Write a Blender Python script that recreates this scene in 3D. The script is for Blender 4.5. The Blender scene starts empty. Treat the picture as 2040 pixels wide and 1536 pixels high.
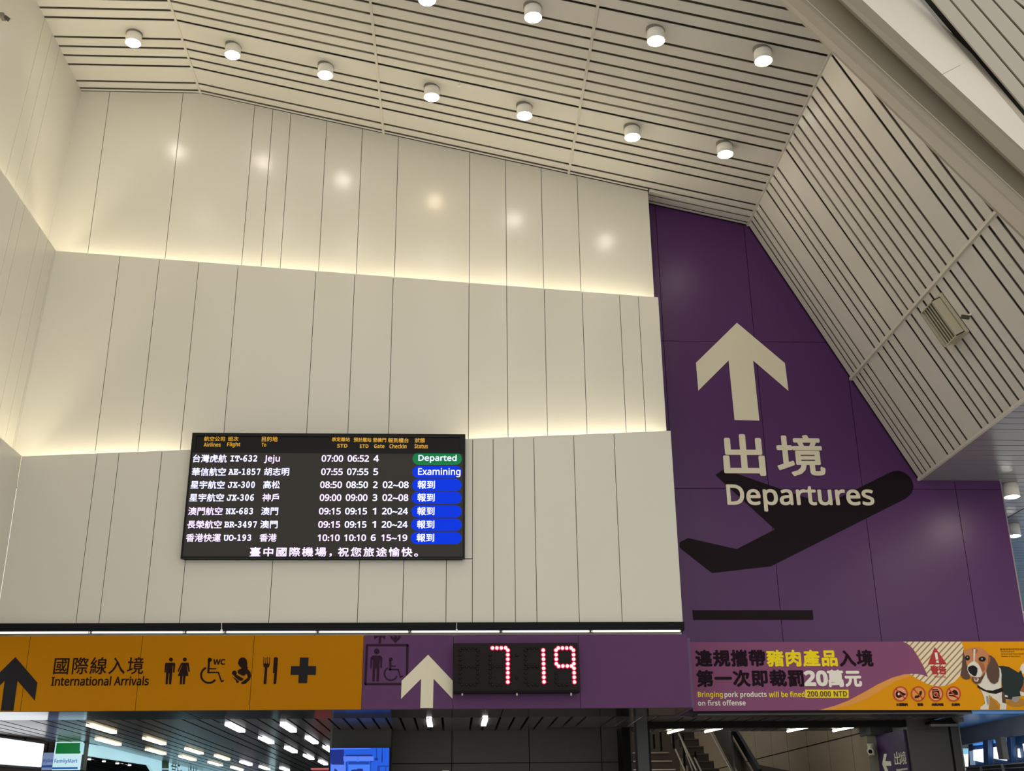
import bpy, bmesh, math, random
from mathutils import Vector, Matrix
random.seed(4)
sc = bpy.context.scene
COL = sc.collection

# ------------------------------------------------------------------ camera
F = 2290.33
M = Matrix(((0.998815, -0.047562, -0.010333), (0.007678, 0.363613, -0.931518), (0.048062, 0.930335, 0.363547)))
cam = bpy.data.cameras.new('camera'); camo = bpy.data.objects.new('camera', cam); COL.objects.link(camo)
cam.sensor_width = 36; cam.lens = F / 2040 * 36; cam.clip_end = 300
R = Matrix((M[0], -M[1], -M[2])).transposed()
camo.matrix_world = R.to_4x4()
sc.camera = camo

# ------------------------------------------------------------------ world, exposure
wd = bpy.data.worlds.new('world'); sc.world = wd; wd.use_nodes = True
bg = wd.node_tree.nodes['Background']; bg.inputs[0].default_value = (0.85, 0.845, 0.775, 1); bg.inputs[1].default_value = 1.24
sc.view_settings.view_transform = 'Standard'; sc.view_settings.look = 'None'
sc.view_settings.exposure = 0.0; sc.view_settings.gamma = 1; sc.view_settings.use_curve_mapping = False
sc.cycles.use_denoising = True
sc.cycles.max_bounces = 6
sc.cycles.sample_clamp_indirect = 6

def area(name, loc, rot, sx, sy, power, color):
    l = bpy.data.lights.new(name, 'AREA'); l.shape = 'RECTANGLE'; l.size = sx; l.size_y = sy; l.energy = power; l.color = color
    o = bpy.data.objects.new(name, l); COL.objects.link(o); o.location = loc; o.rotation_euler = rot
    return o

# ------------------------------------------------------------------ helpers: a pixel of the photo to a point on a real plane
def ray(x, y):
    return M.transposed() @ Vector(((x - 1020) / F, (y - 768) / F, 1.0))
def W(x, y, Y):
    r = ray(x, y); return r * (Y / r.y)
def WZ(x, y, Z):
    r = ray(x, y); return r * (Z / r.z)
def WX(x, y, X):
    r = ray(x, y); return r * (X / r.x)
def WP(x, y, p, n):
    r = ray(x, y); return r * (p.dot(n) / r.dot(n))

def lin(c):
    return tuple((v / 255 / 12.92) if v / 255 <= 0.04045 else ((v / 255 + 0.055) / 1.055) ** 2.4 for v in c)
MATS = {}
def mat(name, c, rough=0.5, metal=0.0, emit=0.0, noise=0.0, spec=0.5, nscale=3.0, ecol=None):
    if name in MATS: return MATS[name]
    m = bpy.data.materials.new(name); m.use_nodes = True; nt = m.node_tree
    b = nt.nodes['Principled BSDF']; col = lin(c)
    b.inputs['Base Color'].default_value = (*col, 1); b.inputs['Roughness'].default_value = rough
    b.inputs['Metallic'].default_value = metal; b.inputs['Specular IOR Level'].default_value = spec
    if emit:
        b.inputs['Emission Color'].default_value = (*lin(ecol or c), 1); b.inputs['Emission Strength'].default_value = emit
    if noise:
        tc = nt.nodes.new('ShaderNodeTexCoord'); n = nt.nodes.new('ShaderNodeTexNoise'); n.inputs['Scale'].default_value = nscale
        n.inputs['Detail'].default_value = 4
        mx = nt.nodes.new('ShaderNodeMix'); mx.data_type = 'RGBA'
        mx.inputs['A'].default_value = (*[v * (1 - noise) for v in col], 1); mx.inputs['B'].default_value = (*[min(1, v * (1 + noise)) for v in col], 1)
        nt.links.new(tc.outputs['Object'], n.inputs['Vector']); nt.links.new(n.outputs['Fac'], mx.inputs['Factor'])
        nt.links.new(mx.outputs['Result'], b.inputs['Base Color'])
    MATS[name] = m; return m

WHITE = mat('white enamel panel', (216, 212, 202), 0.22, noise=0.02, nscale=0.6)
JOINT = mat('dark joint', (92, 86, 74), 0.8)
PURPLE = mat('purple panel', (80, 43, 95), 0.33, noise=0.05, nscale=0.5, spec=.32)
PURPLE2 = mat('purple sign panel', (92, 56, 100), 0.55, noise=0.03, nscale=0.8, spec=.2)
YELLOW = mat('amber sign panel', (176, 114, 0), 0.6, noise=0.03, nscale=0.8, spec=.08)
SLAT = mat('ceiling slat enamel', (208, 203, 196), 0.32, noise=0.02, nscale=0.8)
SLATD = mat('ceiling void', (146, 138, 122), 0.9)
RIBM = mat('ceiling rib', (205, 199, 188), 0.4)
BLACK = mat('black fascia', (18, 19, 26), 0.5, spec=.12)
DARKV = mat('dark vinyl', (24, 10, 20), 0.6, spec=.15)
INK = mat('black ink', (34, 14, 12), 0.5, spec=.1)
INKB = mat('plum ink', (48, 22, 44), 0.5, spec=.1)
CREAM = mat('cream vinyl', (222, 214, 192), 0.45)
GREYD = mat('charcoal metal', (52, 51, 52), 0.42, noise=0.06)
LAMPW = mat('lamp housing', (238, 234, 226), 0.4)

class MB:
    def __init__(s): s.v = []; s.f = []; s.mi = []
    def add(s, vs, fs, k=0):
        n = len(s.v); s.v += [Vector(v) for v in vs]; s.f += [tuple(i + n for i in f) for f in fs]; s.mi += [k] * len(fs)
    def prism(s, poly, vec, k=0):
        n = len(poly); vec = Vector(vec); P = [Vector(p) for p in poly]
        nor = Vector((0, 0, 0))
        for i in range(n): nor += P[i].cross(P[(i + 1) % n])
        if nor.dot(vec) > 0: P.reverse()
        vs = P + [p + vec for p in P]
        s.add(vs, [tuple(range(n)), tuple(range(2 * n - 1, n - 1, -1))] + [(i, i + n, (i + 1) % n + n, (i + 1) % n) for i in range(n)], k)
    def box(s, a, b, k=0):
        x0, y0, z0 = [min(a[i], b[i]) for i in range(3)]; x1, y1, z1 = [max(a[i], b[i]) for i in range(3)]
        s.prism([(x0, y0, z0), (x1, y0, z0), (x1, y0, z1), (x0, y0, z1)], (0, y1 - y0, 0), k)
    def tube(s, a, b, r, n=10, r2=None, k=0):
        a, b = Vector(a), Vector(b); d = (b - a).normalized(); u = d.orthogonal().normalized(); w = d.cross(u); r2 = r if r2 is None else r2
        A = [a + (u * math.cos(t * 2 * math.pi / n) + w * math.sin(t * 2 * math.pi / n)) * r for t in range(n)]
        B = [b + (u * math.cos(t * 2 * math.pi / n) + w * math.sin(t * 2 * math.pi / n)) * r2 for t in range(n)]
        s.add(A + B, [tuple(range(n - 1, -1, -1)), tuple(range(n, 2 * n))] + [(i, (i + 1) % n, (i + 1) % n + n, i + n) for i in range(n)], k)
ORG = {}
def origin(o):
    return ORG.get(o.name, Vector((0, 0, 0))) if o else Vector((0, 0, 0))
def build(name, mb, m, parent=None, smooth=False, loc=None):
    base = Vector(loc) if loc is not None else origin(parent)
    me = bpy.data.meshes.new(name); me.from_pydata([tuple(v - base) for v in mb.v], [], mb.f)
    for x in (m if isinstance(m, (list, tuple)) else [m]): me.materials.append(x)
    if any(mb.mi):
        for p, k in zip(me.polygons, mb.mi): p.material_index = k
    if smooth:
        for p in me.polygons: p.use_smooth = len(p.vertices) <= 4
    me.update()
    o = bpy.data.objects.new(name, me); COL.objects.link(o); ORG[o.name] = base
    if parent: o.parent = parent; o.location = base - origin(parent)
    else: o.location = base
    return o
def empty(name, loc, parent=None):
    o = bpy.data.objects.new(name, None); COL.objects.link(o); o.empty_display_size = 0.1
    loc = Vector(loc); ORG[o.name] = loc
    if parent: o.parent = parent; o.location = loc - origin(parent)
    else: o.location = loc
    return o
def tag(o, label, cat, group=None):
    o['label'] = label; o['category'] = cat
    if group: o['group'] = group
    return o
def struct(o): o['kind'] = 'structure'; return o
def stuff(o): o['kind'] = 'stuff'; return o
def one(name, kind, args, m, parent=None, **k):
    b = MB(); getattr(b, kind)(*args); return build(name, b, m, parent, **k)

# ------------------------------------------------------------------ key positions (metres; camera is the origin, eye 1.6 m above the floor)
YT, YM, YL, YS, YP = 15.75, 15.45, 15.15, 15.0, 16.116
XR = 3.01; ZC = 1.485; XA, XB, XC, XD = -6.04, -4.15, 4.662, 6.865
ZB = 11.155; SL = -0.23409; ZC1 = ZB + SL * (XC - XB); ZD = 4.834
def zceil(x):
    if x <= XB: return ZB
    if x <= XC: return ZB + SL * (x - XB)
    if x <= XD: return ZC1 + (ZD - ZC1) * (x - XC) / (XD - XC)
    return ZD

# ------------------------------------------------------------------ floor
fl = struct(build('floor', (lambda b: (b.box((-32, -14, -1.7), (30, 45, -1.6)), b)[1])(MB()), mat('polished terrazzo', (190, 188, 184), 0.25, noise=0.08, nscale=6)))

# ------------------------------------------------------------------ ceiling: profile extruded along Y, slats between ribs
ceil = struct(empty('ceiling', (0, 12, 9)))
GY = [15.66, 15.47, 15.05, 14.83, 14.61, 14.39, 13.95, 13.74, 13.53, 13.31, 13.09, 12.87, 12.64, 12.42, 12.20, 11.78,
      11.56, 11.34, 11.12, 10.68, 10.46, 10.24, 10.02, 9.80, 9.58, 9.36, 9.14, 8.92, 8.50, 8.28, 8.06, 7.84, 7.40]
def slats(sec, p0, p1, ys, mslat, gap=0.050, th=0.008, name='slat'):
    p0, p1 = Vector((p0[0], 0, p0[1])), Vector((p1[0], 0, p1[1])); d = (p1 - p0).normalized(); n = Vector((-d.z, 0, d.x))
    if n.z < 0: n = -n
    a, b = p0 + d * 0.012, p1 - d * 0.012
    for i in range(len(ys) - 1):
        y0, y1 = ys[i + 1] + gap / 2, ys[i] - gap / 2
        if y1 - y0 < 0.02: continue
        B = MB(); B.prism([a + Vector((0, y0, 0)), a + Vector((0, y1, 0)), b + Vector((0, y1, 0)), b + Vector((0, y0, 0))], n * th)
        build(name, B, mslat, sec)
def backing(sec, p0, p1, y0, y1, m, off=0.10, e0=.12, e1=.12):
    p0, p1 = Vector((p0[0], 0, p0[1])), Vector((p1[0], 0, p1[1])); d = (p1 - p0).normalized(); n = Vector((-d.z, 0, d.x))
    if n.z < 0: n = -n
    p0 = p0 + n * off - d * e0; p1 = p1 + n * off + d * e1
    B = MB(); B.prism([p0 + Vector((0, y0, 0)), p0 + Vector((0, y1, 0)), p1 + Vector((0, y1, 0)), p1 + Vector((0, y0, 0))], n * 0.05)
    build('ceiling_backing', B, m, sec)
def rib(sec, x, y0, y1, w=0.035, dz=0.012):
    z = zceil(x); one('rib', 'box', ((x - w / 2, y0, z - dz), (x + w / 2, y1, z + 0.03)), RIBM, sec)
xs = [XB, -1.2, 1.75, XC]
sec = empty('ceiling_section', (-5.1, 12, ZB), ceil)
slats(sec, (XA - .1, ZB), (XB, ZB), [15.745] + GY, SLAT); backing(sec, (XA - .3, ZB), (XB, ZB), 7.4, 16.2, SLATD)
for k in range(3):
    x0, x1 = xs[k], xs[k + 1]
    sec = empty('ceiling_section', ((x0 + x1) / 2, 12, zceil((x0 + x1) / 2)), ceil)
    if k < 2:
        slats(sec, (x0, zceil(x0)), (x1, zceil(x1)), [15.745] + GY, SLAT)
    else:
        slats(sec, (x0, zceil(x0)), (x1, zceil(x1)), GY, SLAT)
        slats(sec, (x0, zceil(x0)), (XR, zceil(XR)), [15.745, 15.66], SLAT)
        slats(sec, (XR, zceil(XR)), (x1, zceil(x1)), [16.10, 16.02, 15.85, 15.66], SLAT, gap=0.035)
    backing(sec, (x0, zceil(x0)), (x1, zceil(x1)), 7.4, 16.3, SLATD)
    rib(sec, x0, 7.4, 15.74)
sec = empty('ceiling_section', (5.35, 12, 7.8), ceil)
XS = 6.035
YS2 = [16.10, 15.92, 15.78, 15.60, 15.42, 14.98, 14.77, 14.56, 14.34, 13.87] + [13.68, 13.47, 13.26, 13.04, 12.82, 12.60, 12.39, 12.17, 11.73, 11.51, 11.29, 11.07, 10.64]
slats(sec, (XC, ZC1), (XS, zceil(XS)), YS2, SLAT); backing(sec, (XC, ZC1), (XS, zceil(XS)), 10.6, 16.3, SLATD)
rib(sec, XC, 10.6, 16.11, 0.04)
sec = empty('ceiling_section', (6.45, 12, 5.6), ceil)
slats(sec, (XS, zceil(XS)), (XD, ZD), YS2, SLAT); backing(sec, (XS, zceil(XS)), (XD, ZD), 10.6, 16.3, SLATD, e1=-.03)
rib(sec, XS, 10.6, 16.11, 0.05, 0.02); rib(sec, XD, 8.5, 16.11, 0.04)
sec = empty('ceiling_section', (9.5, 16, ZD), ceil)
YF = [27.0]
i = 0
while YF[-1] > 8.6:
    YF.append(YF[-1] - (0.44 if i % 6 == 2 else 0.22)); i += 1
SLAT2 = mat('grey blue ceiling slat', (142, 138, 142), 0.22)
slats(sec, (XD + .02, ZD), (9.2, ZD), YF, SLAT2, gap=0.02); backing(sec, (XD, ZD), (9.2, ZD), 8.5, 27, SLATD, e0=-.06)
slats(sec, (9.2, ZD), (13.5, ZD), YF, SLAT2, gap=0.02); backing(sec, (9.2, ZD), (13.5, ZD), 8.5, 27, SLATD)

# ------------------------------------------------------------------ back wall, three white tiers
wallb = struct(empty('wall_back', (-1.5, 15.6, 3)))
def tier_panels(tier, Y, edges, ztop, zbot, lean=0.0, gap=0.0085, th=0.03, m=WHITE):
    for i in range(len(edges) - 1):
        x0, x1 = edges[i] + gap / 2, edges[i + 1] - gap / 2
        xsl = [x0] + [x for x in (XB,) if x0 < x < x1 and ztop is zceil] + [x1]
        b = MB(); b.prism([(x, Y - lean * (z - 8.6), z) for x, z in [(x0, zbot(x0)), (x1, zbot(x1))] + [(x, ztop(x) - 0.004) for x in reversed(xsl)]], (0, th, 0))
        build('panel', b, m, tier)
    b = MB(); b.prism([(edges[0], Y + th, zbot(edges[0])), (min(edges[-1], XR - .003), Y + th, zbot(edges[-1]))] +
                      [(x, Y + th, ztop(x) - 0.012) for x in ([min(edges[-1], XR - .003)] + ([XB] if ztop is zceil else []) + [edges[0]])], (0, 0.04, 0))
    build('panel_backing', b, JOINT, tier)
def xat(Y, *pp):
    return sum(W(px, py, Y).x for px, py in pp) / len(pp)
t = empty('tier', (-1.5, YT, 9), wallb)
e = [-6.24] + [xat(YT, *p) for p in [((217.9, 185), (176.7, 501)), ((364.4, 188), (329.4, 515)), ((506.9, 212.8), (482, 527)), ((543, 221), (521, 527)), ((579, 229), (559, 527)),
     ((651, 244), (635.5, 527)), ((721.5, 261), (711, 527)), ((793.5, 275.6), (786.7, 527)), ((936.6, 309), (934, 527)), ((1007, 325), (1009, 527)), ((1078, 339), (1082, 527)), ((1150.4, 354.5), (1154.6, 527))]] + [XR]
zm = lambda x: 8.13 + (7.478 - 8.13) * (x + 5.95) / (3.02 + 5.95)
tier_panels(t, YT, e, zceil, lambda x: zm(x) - 0.32, lean=.0052)
t = empty('tier', (-1.5, YM, 6.5), wallb)
e = [-6.14] + [xat(YM, *p) for p in [((236.8, 510), (192, 900)), ((315.7, 517), (277, 898)), ((395.3, 522), (360.3, 894)), ((472.9, 530), (447.8, 858.6)), ((628, 544), (612, 862)),
     ((705.7, 548), (694, 862)), ((782.5, 553), (775, 862)), ((934.5, 566), (933, 868)), ((1009.5, 573), (1012, 868)), ((1085, 578), (1090, 865)), ((1160, 583), (1169, 862)), ((1235, 588), (1246.5, 860)), ((1273, 590), (1285, 860))]] + [XR]
zl = lambda x: 4.84 + (5.26 - 4.84) * (x + 5.88) / (3.01 + 5.88)
tier_panels(t, YM, e, zm, lambda x: zl(x) - 0.34)
t = empty('tier', (-1.5, YL, 4), wallb)
zlo = 2.578
# the lower tier: panels left of, under, beside and right of the flight board
e1 = [-5.88] + [xat(YL, *p) for p in [((192, 900), (153.7, 1240)), ((235, 900), (199.8, 1240)), ((321.5, 896), (288.7, 1240))]]
xbl = xat(YL, (368.3, 1118), (358.3, 1240)); e1.append(xbl)
tier_panels(t, YL, e1, zl, lambda x: zlo)
xbr = xat(YL, (942.8, 872), (940, 1238))
e2 = [xbl] + [xat(YL, *p) for p in [((543.5, 1115), (535.5, 1240)), ((716.5, 1115), (711.7, 1239)), ((804.7, 1115), (801.5, 1239)), ((889.7, 1115), (888, 1239))]] + [xbr]
zbb = W(900, 1113.5, YL).z
tier_panels(t, YL, e2, lambda x: zbb, lambda x: zlo)
tier_panels(t, YL, [xbl, xbr], zl, lambda x: zbb + 0.008)
e3 = [xbr] + [xat(YL, *p) for p in [((982.5, 872), (983.5, 1238)), ((1023.5, 872), (1026.5, 1238)), ((1063.5, 868), (1069.5, 1238)), ((1143, 866), (1154, 1238)), ((1223, 862), (1239.5, 1238))]] + [XR]
tier_panels(t, YL, e3, zl, lambda x: zlo)
# closing returns at the right ends of the tiers
for (Y0, Y1, zt, zb) in ((YT + .03, YP, 9.46, 7.1), (YM + .03, YP, 7.46, 4.9), (YL + .03, YP, 5.24, 2.578)):
    one('end_return', 'box', ((XR - .03, Y0, zb), (XR - .002, Y1, zt)), WHITE, wallb)

# ------------------------------------------------------------------ left wall, leaning tiers
walll = struct(empty('wall_left', (-6, 12, 4)))
def left_tier(pt, pb, Yc, ys, y_end=4.0, th=0.03, gap=0.009):
    t = empty('tier', ((pt[0] + pb[0]) / 2, 10, (pt[1] + pb[1]) / 2), walll)
    ys = [Yc] + ys + [y_end]
    for i in range(len(ys) - 1):
        y1, y0 = ys[i] - gap / 2, ys[i + 1] + gap / 2
        b = MB(); b.prism([(pt[0], y0, pt[1]), (pt[0], y1, pt[1]), (pb[0], y1, pb[1]), (pb[0], y0, pb[1])], (-th, 0, 0)); build('panel', b, WHITE, t)
    b = MB(); b.prism([(pt[0] - th, y_end, pt[1] - .02), (pt[0] - th, Yc, pt[1] - .02), (pb[0] - th, Yc, pb[1]), (pb[0] - th, y_end, pb[1])], (-0.04, 0, 0)); build('panel_backing', b, JOINT, t)
yl = [WX(x, y, XA).y for x, y in [(119, 91), (104, 63.8), (88.5, 36.5), (50.8, 0)]]
left_tier((-6.035, ZB - .004), (-6.245, 7.85), YT, yl[:3] + [12.35, 11.7, 11.0, 10.2, 9.4, 8.2, 7.0])
ym = [WZ(x, y, 8.13).y for x, y in [(107, 495), (95.7, 475.8), (80, 452), (47, 409), (33, 390)]]
left_tier((-5.95, 8.13), (-6.135, 4.6), YM, ym + [12.6, 11.9, 11.0, 10.2, 8.9, 7.6])
left_tier((-5.88, 4.84), (-5.88, 2.3), YL, [14.4, 13.6, 12.8, 12.0, 11.0, 9.8, 8.4])

# cove light strips behind the tier tops
COVE = mat('warm white tube', (255, 240, 200), 0.4, emit=44, ecol=(255, 245, 212))
def cove(a, b, label, r=0.02, z=-0.13):
    a, b = Vector(a), Vector(b); a.z += z; b.z += z
    o = empty('cove_light', (a + b) / 2)
    one('tube', 'tube', (a, b, r, 8), COVE, o)
    one('batten', 'tube', (a - Vector((0, 0, .045)), b - Vector((0, 0, .045)), 0.022, 6), LAMPW, o)
    tag(o, label, 'light')
yy = (YT + YM) / 2 + .03
cove((-5.95, yy, zm(-5.95)), (-1.5, yy, zm(-1.5)), 'warm tube light hidden behind the left half of the middle white tier')
cove((-1.4, yy, zm(-1.4)), (2.98, yy, zm(2.98)), 'warm tube light hidden behind the right half of the middle white tier')
yy = (YM + YL) / 2 + .03
cove((-5.85, yy, zl(-5.85)), (-3.75, yy, zl(-3.75)), 'warm tube light behind the lower white tier left of the flight board')
cove((0.10, yy, zl(0.1)), (2.98, yy, zl(2.98)), 'warm tube light behind the lower white tier right of the flight board')
cove((-6.1, 15.4, 8.13), (-6.1, 8, 8.13), 'warm tube light along the left wall behind its middle tier')
cove((-6.02, 15.1, 4.84), (-6.02, 8, 4.84), 'warm tube light along the left wall behind its lower tier')

# ------------------------------------------------------------------ purple wall
wallr = struct(empty('wall_right', (6, YP, 3.5)))
zj1 = W(1480, 680.5, YP).z; zj2 = W(1650, 974.5, YP).z
xcols = [2.6, 3.18, 4.60, 6.003, 7.405, 8.10]
zrows = [W(1700, 1412, YP).z, zj2, zj1, 12]
for i in range(len(xcols) - 1):
    for j in range(3):
        x0, x1 = xcols[i] + .004, xcols[i + 1] - .004
        if i == 0: x1 = xcols[i + 1] - .004
        z0, z1 = zrows[j] + .004, zrows[j + 1] - .004
        brk = [x0] + [x for x in (XC, XD) if x0 < x < x1] + [x1]
        top = [(x, min(z1, zceil(x) - .003)) for x in brk]
        if all(z <= z0 + .01 for _, z in top): continue
        if any(z <= z0 for _, z in top):      # panel cut to a triangle by the sloped ceiling
            nt_ = []
            for (xa, za), (xb, zb_) in zip(top[:-1], top[1:]):
                if za > z0: nt_.append((xa, za))
                if (za - z0) * (zb_ - z0) < 0:
                    tt = (z0 - za) / (zb_ - za); nt_.append((xa + tt * (xb - xa), z0))
            poly = [(x0, z0)] + [p for p in reversed(nt_)]
            if top[-1][1] > z0: poly = [(x0, z0), (x1, z0)] + list(reversed(top))
        else:
            # where the ceiling line crosses z1 add the corner
            pts = []
            N = 24
            pts = [(x0 + (x1 - x0) * k / N, min(z1, zceil(x0 + (x1 - x0) * k / N) - .003)) for k in range(N + 1)]
            sim = [pts[0]]
            for k in range(1, N):
                (ax, az), (bx, bz), (cx, cz) = sim[-1], pts[k], pts[k + 1]
                if abs((bz - az) * (cx - ax) - (cz - az) * (bx - ax)) > 1e-5: sim.append(pts[k])
            sim.append(pts[-1])
            poly = [(x0, z0), (x1, z0)] + list(reversed(sim))
        b = MB(); b.prism([(x, YP, z) for x, z in poly], (0, .03, 0)); build('panel', b, PURPLE, wallr)
b = MB(); b.prism([(2.6, YP + .03, ZC), (8.09, YP + .03, ZC), (8.09, YP + .03, ZD + .12), (XD + .08, YP + .03, ZD + .12), (XC + .05, YP + .03, ZC1 + .15), (2.6, YP + .03, zceil(2.6) + .12)], (0, .05, 0))
build('panel_backing', b, mat('plum joint', (40, 26, 44), .8), wallr)
one('end_trim', 'box', ((8.095, YP - .005, ZC), (8.115, YP + .09, ZD - .02)), mat('steel trim', (150, 140, 150), .3, .6), wallr)

# ------------------------------------------------------------------ decal tools (flat print on the signs)
def fitted(pts, Y): return [W(x, y, Y) for x, y in pts]
class Dec:
    def __init__(s, Y, mp=None): s.Y = Y; s.b = MB(); s.mp = mp or (lambda x, y: (x, y)); s.n = 0
    def P(s, x, y): return W(*s.mp(x, y), s.Y - s.n * 0.0006)
    def poly(s, pts, k=0, lift=0):
        s.n += 1 if lift else 0
        s.b.prism([s.P(x, y) for x, y in pts], (0, 0.0012, 0), k); return s
    def disc(s, cx, cy, rx, ry=None, k=0, n=20, lift=0):
        ry = ry or rx; return s.poly([(cx + rx * math.cos(i * 2 * math.pi / n), cy + ry * math.sin(i * 2 * math.pi / n)) for i in range(n)], k, lift)
    def line(s, pts, w, k=0):
        for (x0, y0), (x1, y1) in zip(pts[:-1], pts[1:]):
            d = math.hypot(x1 - x0, y1 - y0) or 1; nx, ny = -(y1 - y0) / d * w / 2, (x1 - x0) / d * w / 2
            s.poly([(x0 + nx, y0 + ny), (x1 + nx, y1 + ny), (x1 - nx, y1 - ny), (x0 - nx, y0 - ny)], k)
        for x, y in pts[1:-1]: s.disc(x, y, w / 2, k=k, n=10)
        return s
    def arc(s, cx, cy, r, a0, a1, w, k=0, n=18, ry=None):
        ry = ry or r
        A = [math.radians(a0 + (a1 - a0) * i / n) for i in range(n + 1)]
        for a, b in zip(A[:-1], A[1:]):
            s.poly([(cx + (r + w / 2) * math.cos(a), cy + (ry + w / 2) * math.sin(a)), (cx + (r + w / 2) * math.cos(b), cy + (ry + w / 2) * math.sin(b)),
                    (cx + (r - w / 2) * math.cos(b), cy + (ry - w / 2) * math.sin(b)), (cx + (r - w / 2) * math.cos(a), cy + (ry - w / 2) * math.sin(a))], k)
        return s
    def done(s, name, m, parent): return build(name, s.b, m, parent)
def Z_(ox, oy, sc_): return lambda x, y: (ox + x / sc_, oy + y / sc_)

def mp_(s, A, a, d):
    r = ''
    for ch in s:
        if 'A' <= ch <= 'Z': r += chr(A + ord(ch) - 65)
        elif 'a' <= ch <= 'z': r += chr(a + ord(ch) - 97)
        elif '0' <= ch <= '9': r += chr(d + ord(ch) - 48)
        else: r += ch
    return r
SANS = lambda s: mp_(s, 0x1D5A0, 0x1D5BA, 0x1D7E2)
BOLD = lambda s: mp_(s, 0x1D5D4, 0x1D5EE, 0x1D7EC)
MONO = lambda s: mp_(s, 0x1D670, 0x1D68A, 0x1D7F6)
_tc = {}
def glyphs(s, space=1.0):
    k = (s, space)
    if k in _tc: return _tc[k]
    c = bpy.data.curves.new('t', 'FONT'); c.body = s; c.size = 1; c.resolution_u = 3; c.space_character = space
    o = bpy.data.objects.new('t', c); tmp.collection.objects.link(o)
    vl = tmp.view_layers[0]; vl.update(); dg = vl.depsgraph; dg.update()
    me = o.evaluated_get(dg).to_mesh()
    vs = [(v.co.x, v.co.y) for v in me.vertices]; fs = [tuple(p.vertices) for p in me.polygons]
    o.evaluated_get(dg).to_mesh_clear(); bpy.data.objects.remove(o); bpy.data.curves.remove(c)
    _tc[k] = (vs, fs); return _tc[k]
tmp = bpy.data.scenes.new('tmp')
def text(name, s, box, Y, m, parent, mp=None, bold=0.0, space=1.0, sharedmesh=None):
    """letters scaled to fill box (x0,y0,x1,y1) given on the photo, laid on the plane Y"""
    vs, fs = glyphs(s, space)
    u0, u1 = min(v[0] for v in vs), max(v[0] for v in vs); w0, w1 = min(v[1] for v in vs), max(v[1] for v in vs)
    mp = mp or (lambda x, y: (x, y)); x0, y0, x1, y1 = box; xm, ymd = (x0 + x1) / 2, (y0 + y1) / 2
    L, Rr = W(*mp(x0, ymd), Y), W(*mp(x1, ymd), Y); T, B_ = W(*mp(xm, y0), Y), W(*mp(xm, y1), Y)
    b = MB(); sh = [(0, 0)] if not bold else [(-bold, 0), (bold, 0), (0, bold), (0, -bold), (-bold * .7, -bold * .7), (bold * .7, bold * .7), (-bold * .7, bold * .7), (bold * .7, -bold * .7)]
    for i, (dx, dy) in enumerate(sh):
        P = []
        for u, w in vs:
            tu = (u - u0) / (u1 - u0 or 1); tw = (w - w0) / (w1 - w0 or 1)
            P.append(Vector((L.x + (Rr.x - L.x) * tu + dx, Y - i * 0.00012, B_.z + (T.z - B_.z) * tw + dy)))
        b.add(P, fs)
    return build(name, b, m, parent)

# ------------------------------------------------------------------ departures graphic on the purple wall
dep = tag(empty('departures_sign', W(1560, 900, YP - .01)), 'large cream arrow and Departures lettering over a dark aeroplane symbol on the purple wall', 'sign')
mp = Z_(1340, 910, 4.08)
d = Dec(YP - .004, mp)
d.poly([(347, 147), (410, 105), (470, 120), (930, 280), (1170, 362), (1300, 360), (1470, 275), (1760, 130), (1800, 116), (1840, 113), (1885, 128), (1925, 160), (1950, 200), (1958, 245), (1948, 285), (1925, 315), (1890, 342),
        (800, 890), (320, 945), (57, 738), (57, 695), (125, 660), (520, 750), (832, 590)])
d.done('plane_symbol', DARKV, dep)
d = Dec(YP - .004, mp); d.poly([(160, 1247), (1138, 1247), (1145, 1326), (168, 1326)]); d.done('runway_bar', DARKV, dep)
d = Dec(YP - .006, Z_(1380, 630, 4.654))
d.poly([(410, 60), (855, 435), (888, 692), (560, 410), (618, 968), (388, 962), (333, 410), (52, 690), (30, 432)]); d.done('arrow', CREAM, dep)
mp = Z_(1380, 630, 4.654)
text('lettering', '出', (290, 1103, 655, 1470), YP - .009, CREAM, dep, mp, bold=.017)
text('lettering', '境', (785, 1108, 1208, 1475), YP - .009, CREAM, dep, mp, bold=.014)
text('lettering', SANS('Departures'), (447, 232, 1632, 440), YP - .009, CREAM, dep, Z_(1340, 910, 4.08), bold=.010)

# ------------------------------------------------------------------ black ledge, tube lights, sign band
tr = struct(empty('trim_1', (-1.5, 15.1, 2.5)))
za, zb_ = W(600, 1240.5, 15.08).z, W(600, 1256.3, 15.08).z
one('ledge', 'box', ((-6.3, 15.08, zb_), (XR + .0, 15.30, za)), BLACK, tr)
one('ledge_lining', 'box', ((-6.3, 15.30, 2.0), (XR, 15.33, za)), WHITE, tr)
TUBE = mat('cool white tube', (255, 250, 235), 0.4, emit=1.6)
seg = [-10, 180.6, 368.5, 448, 632.8, 816.5, 998, 1177, 1358]
for i in range(len(seg) - 1):
    a, b_ = W(seg[i] + 1.5, 1258.3, 15.11), W(seg[i + 1] - 1.5, 1258.3, 15.11); a.z = b_.z = zb_ - .013
    o = tag(empty('tube_light', (a + b_) / 2), '%s fluorescent tube under the black ledge above the %s' % (('short', 'yellow sign beside the hook') if i == 2 else ('slim', ['yellow sign arrow', 'arrivals lettering', '', 'wheelchair and nursing pictograms', 'cross and lift pictogram', 'white arrow and clock digits', 'right end of the red digit clock', 'plain purple panel'][i])), 'tube light', 'tubes under the black ledge')
    one('tube', 'tube', (a, b_, .012, 8), TUBE, o)
    for e_ in (a, b_): one('end_cap', 'tube', (e_ - Vector((.015 if e_ is b_ else 0, 0, 0)), e_ + Vector((0 if e_ is b_ else .015, 0, 0)), .015, 8), LAMPW, o)
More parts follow.
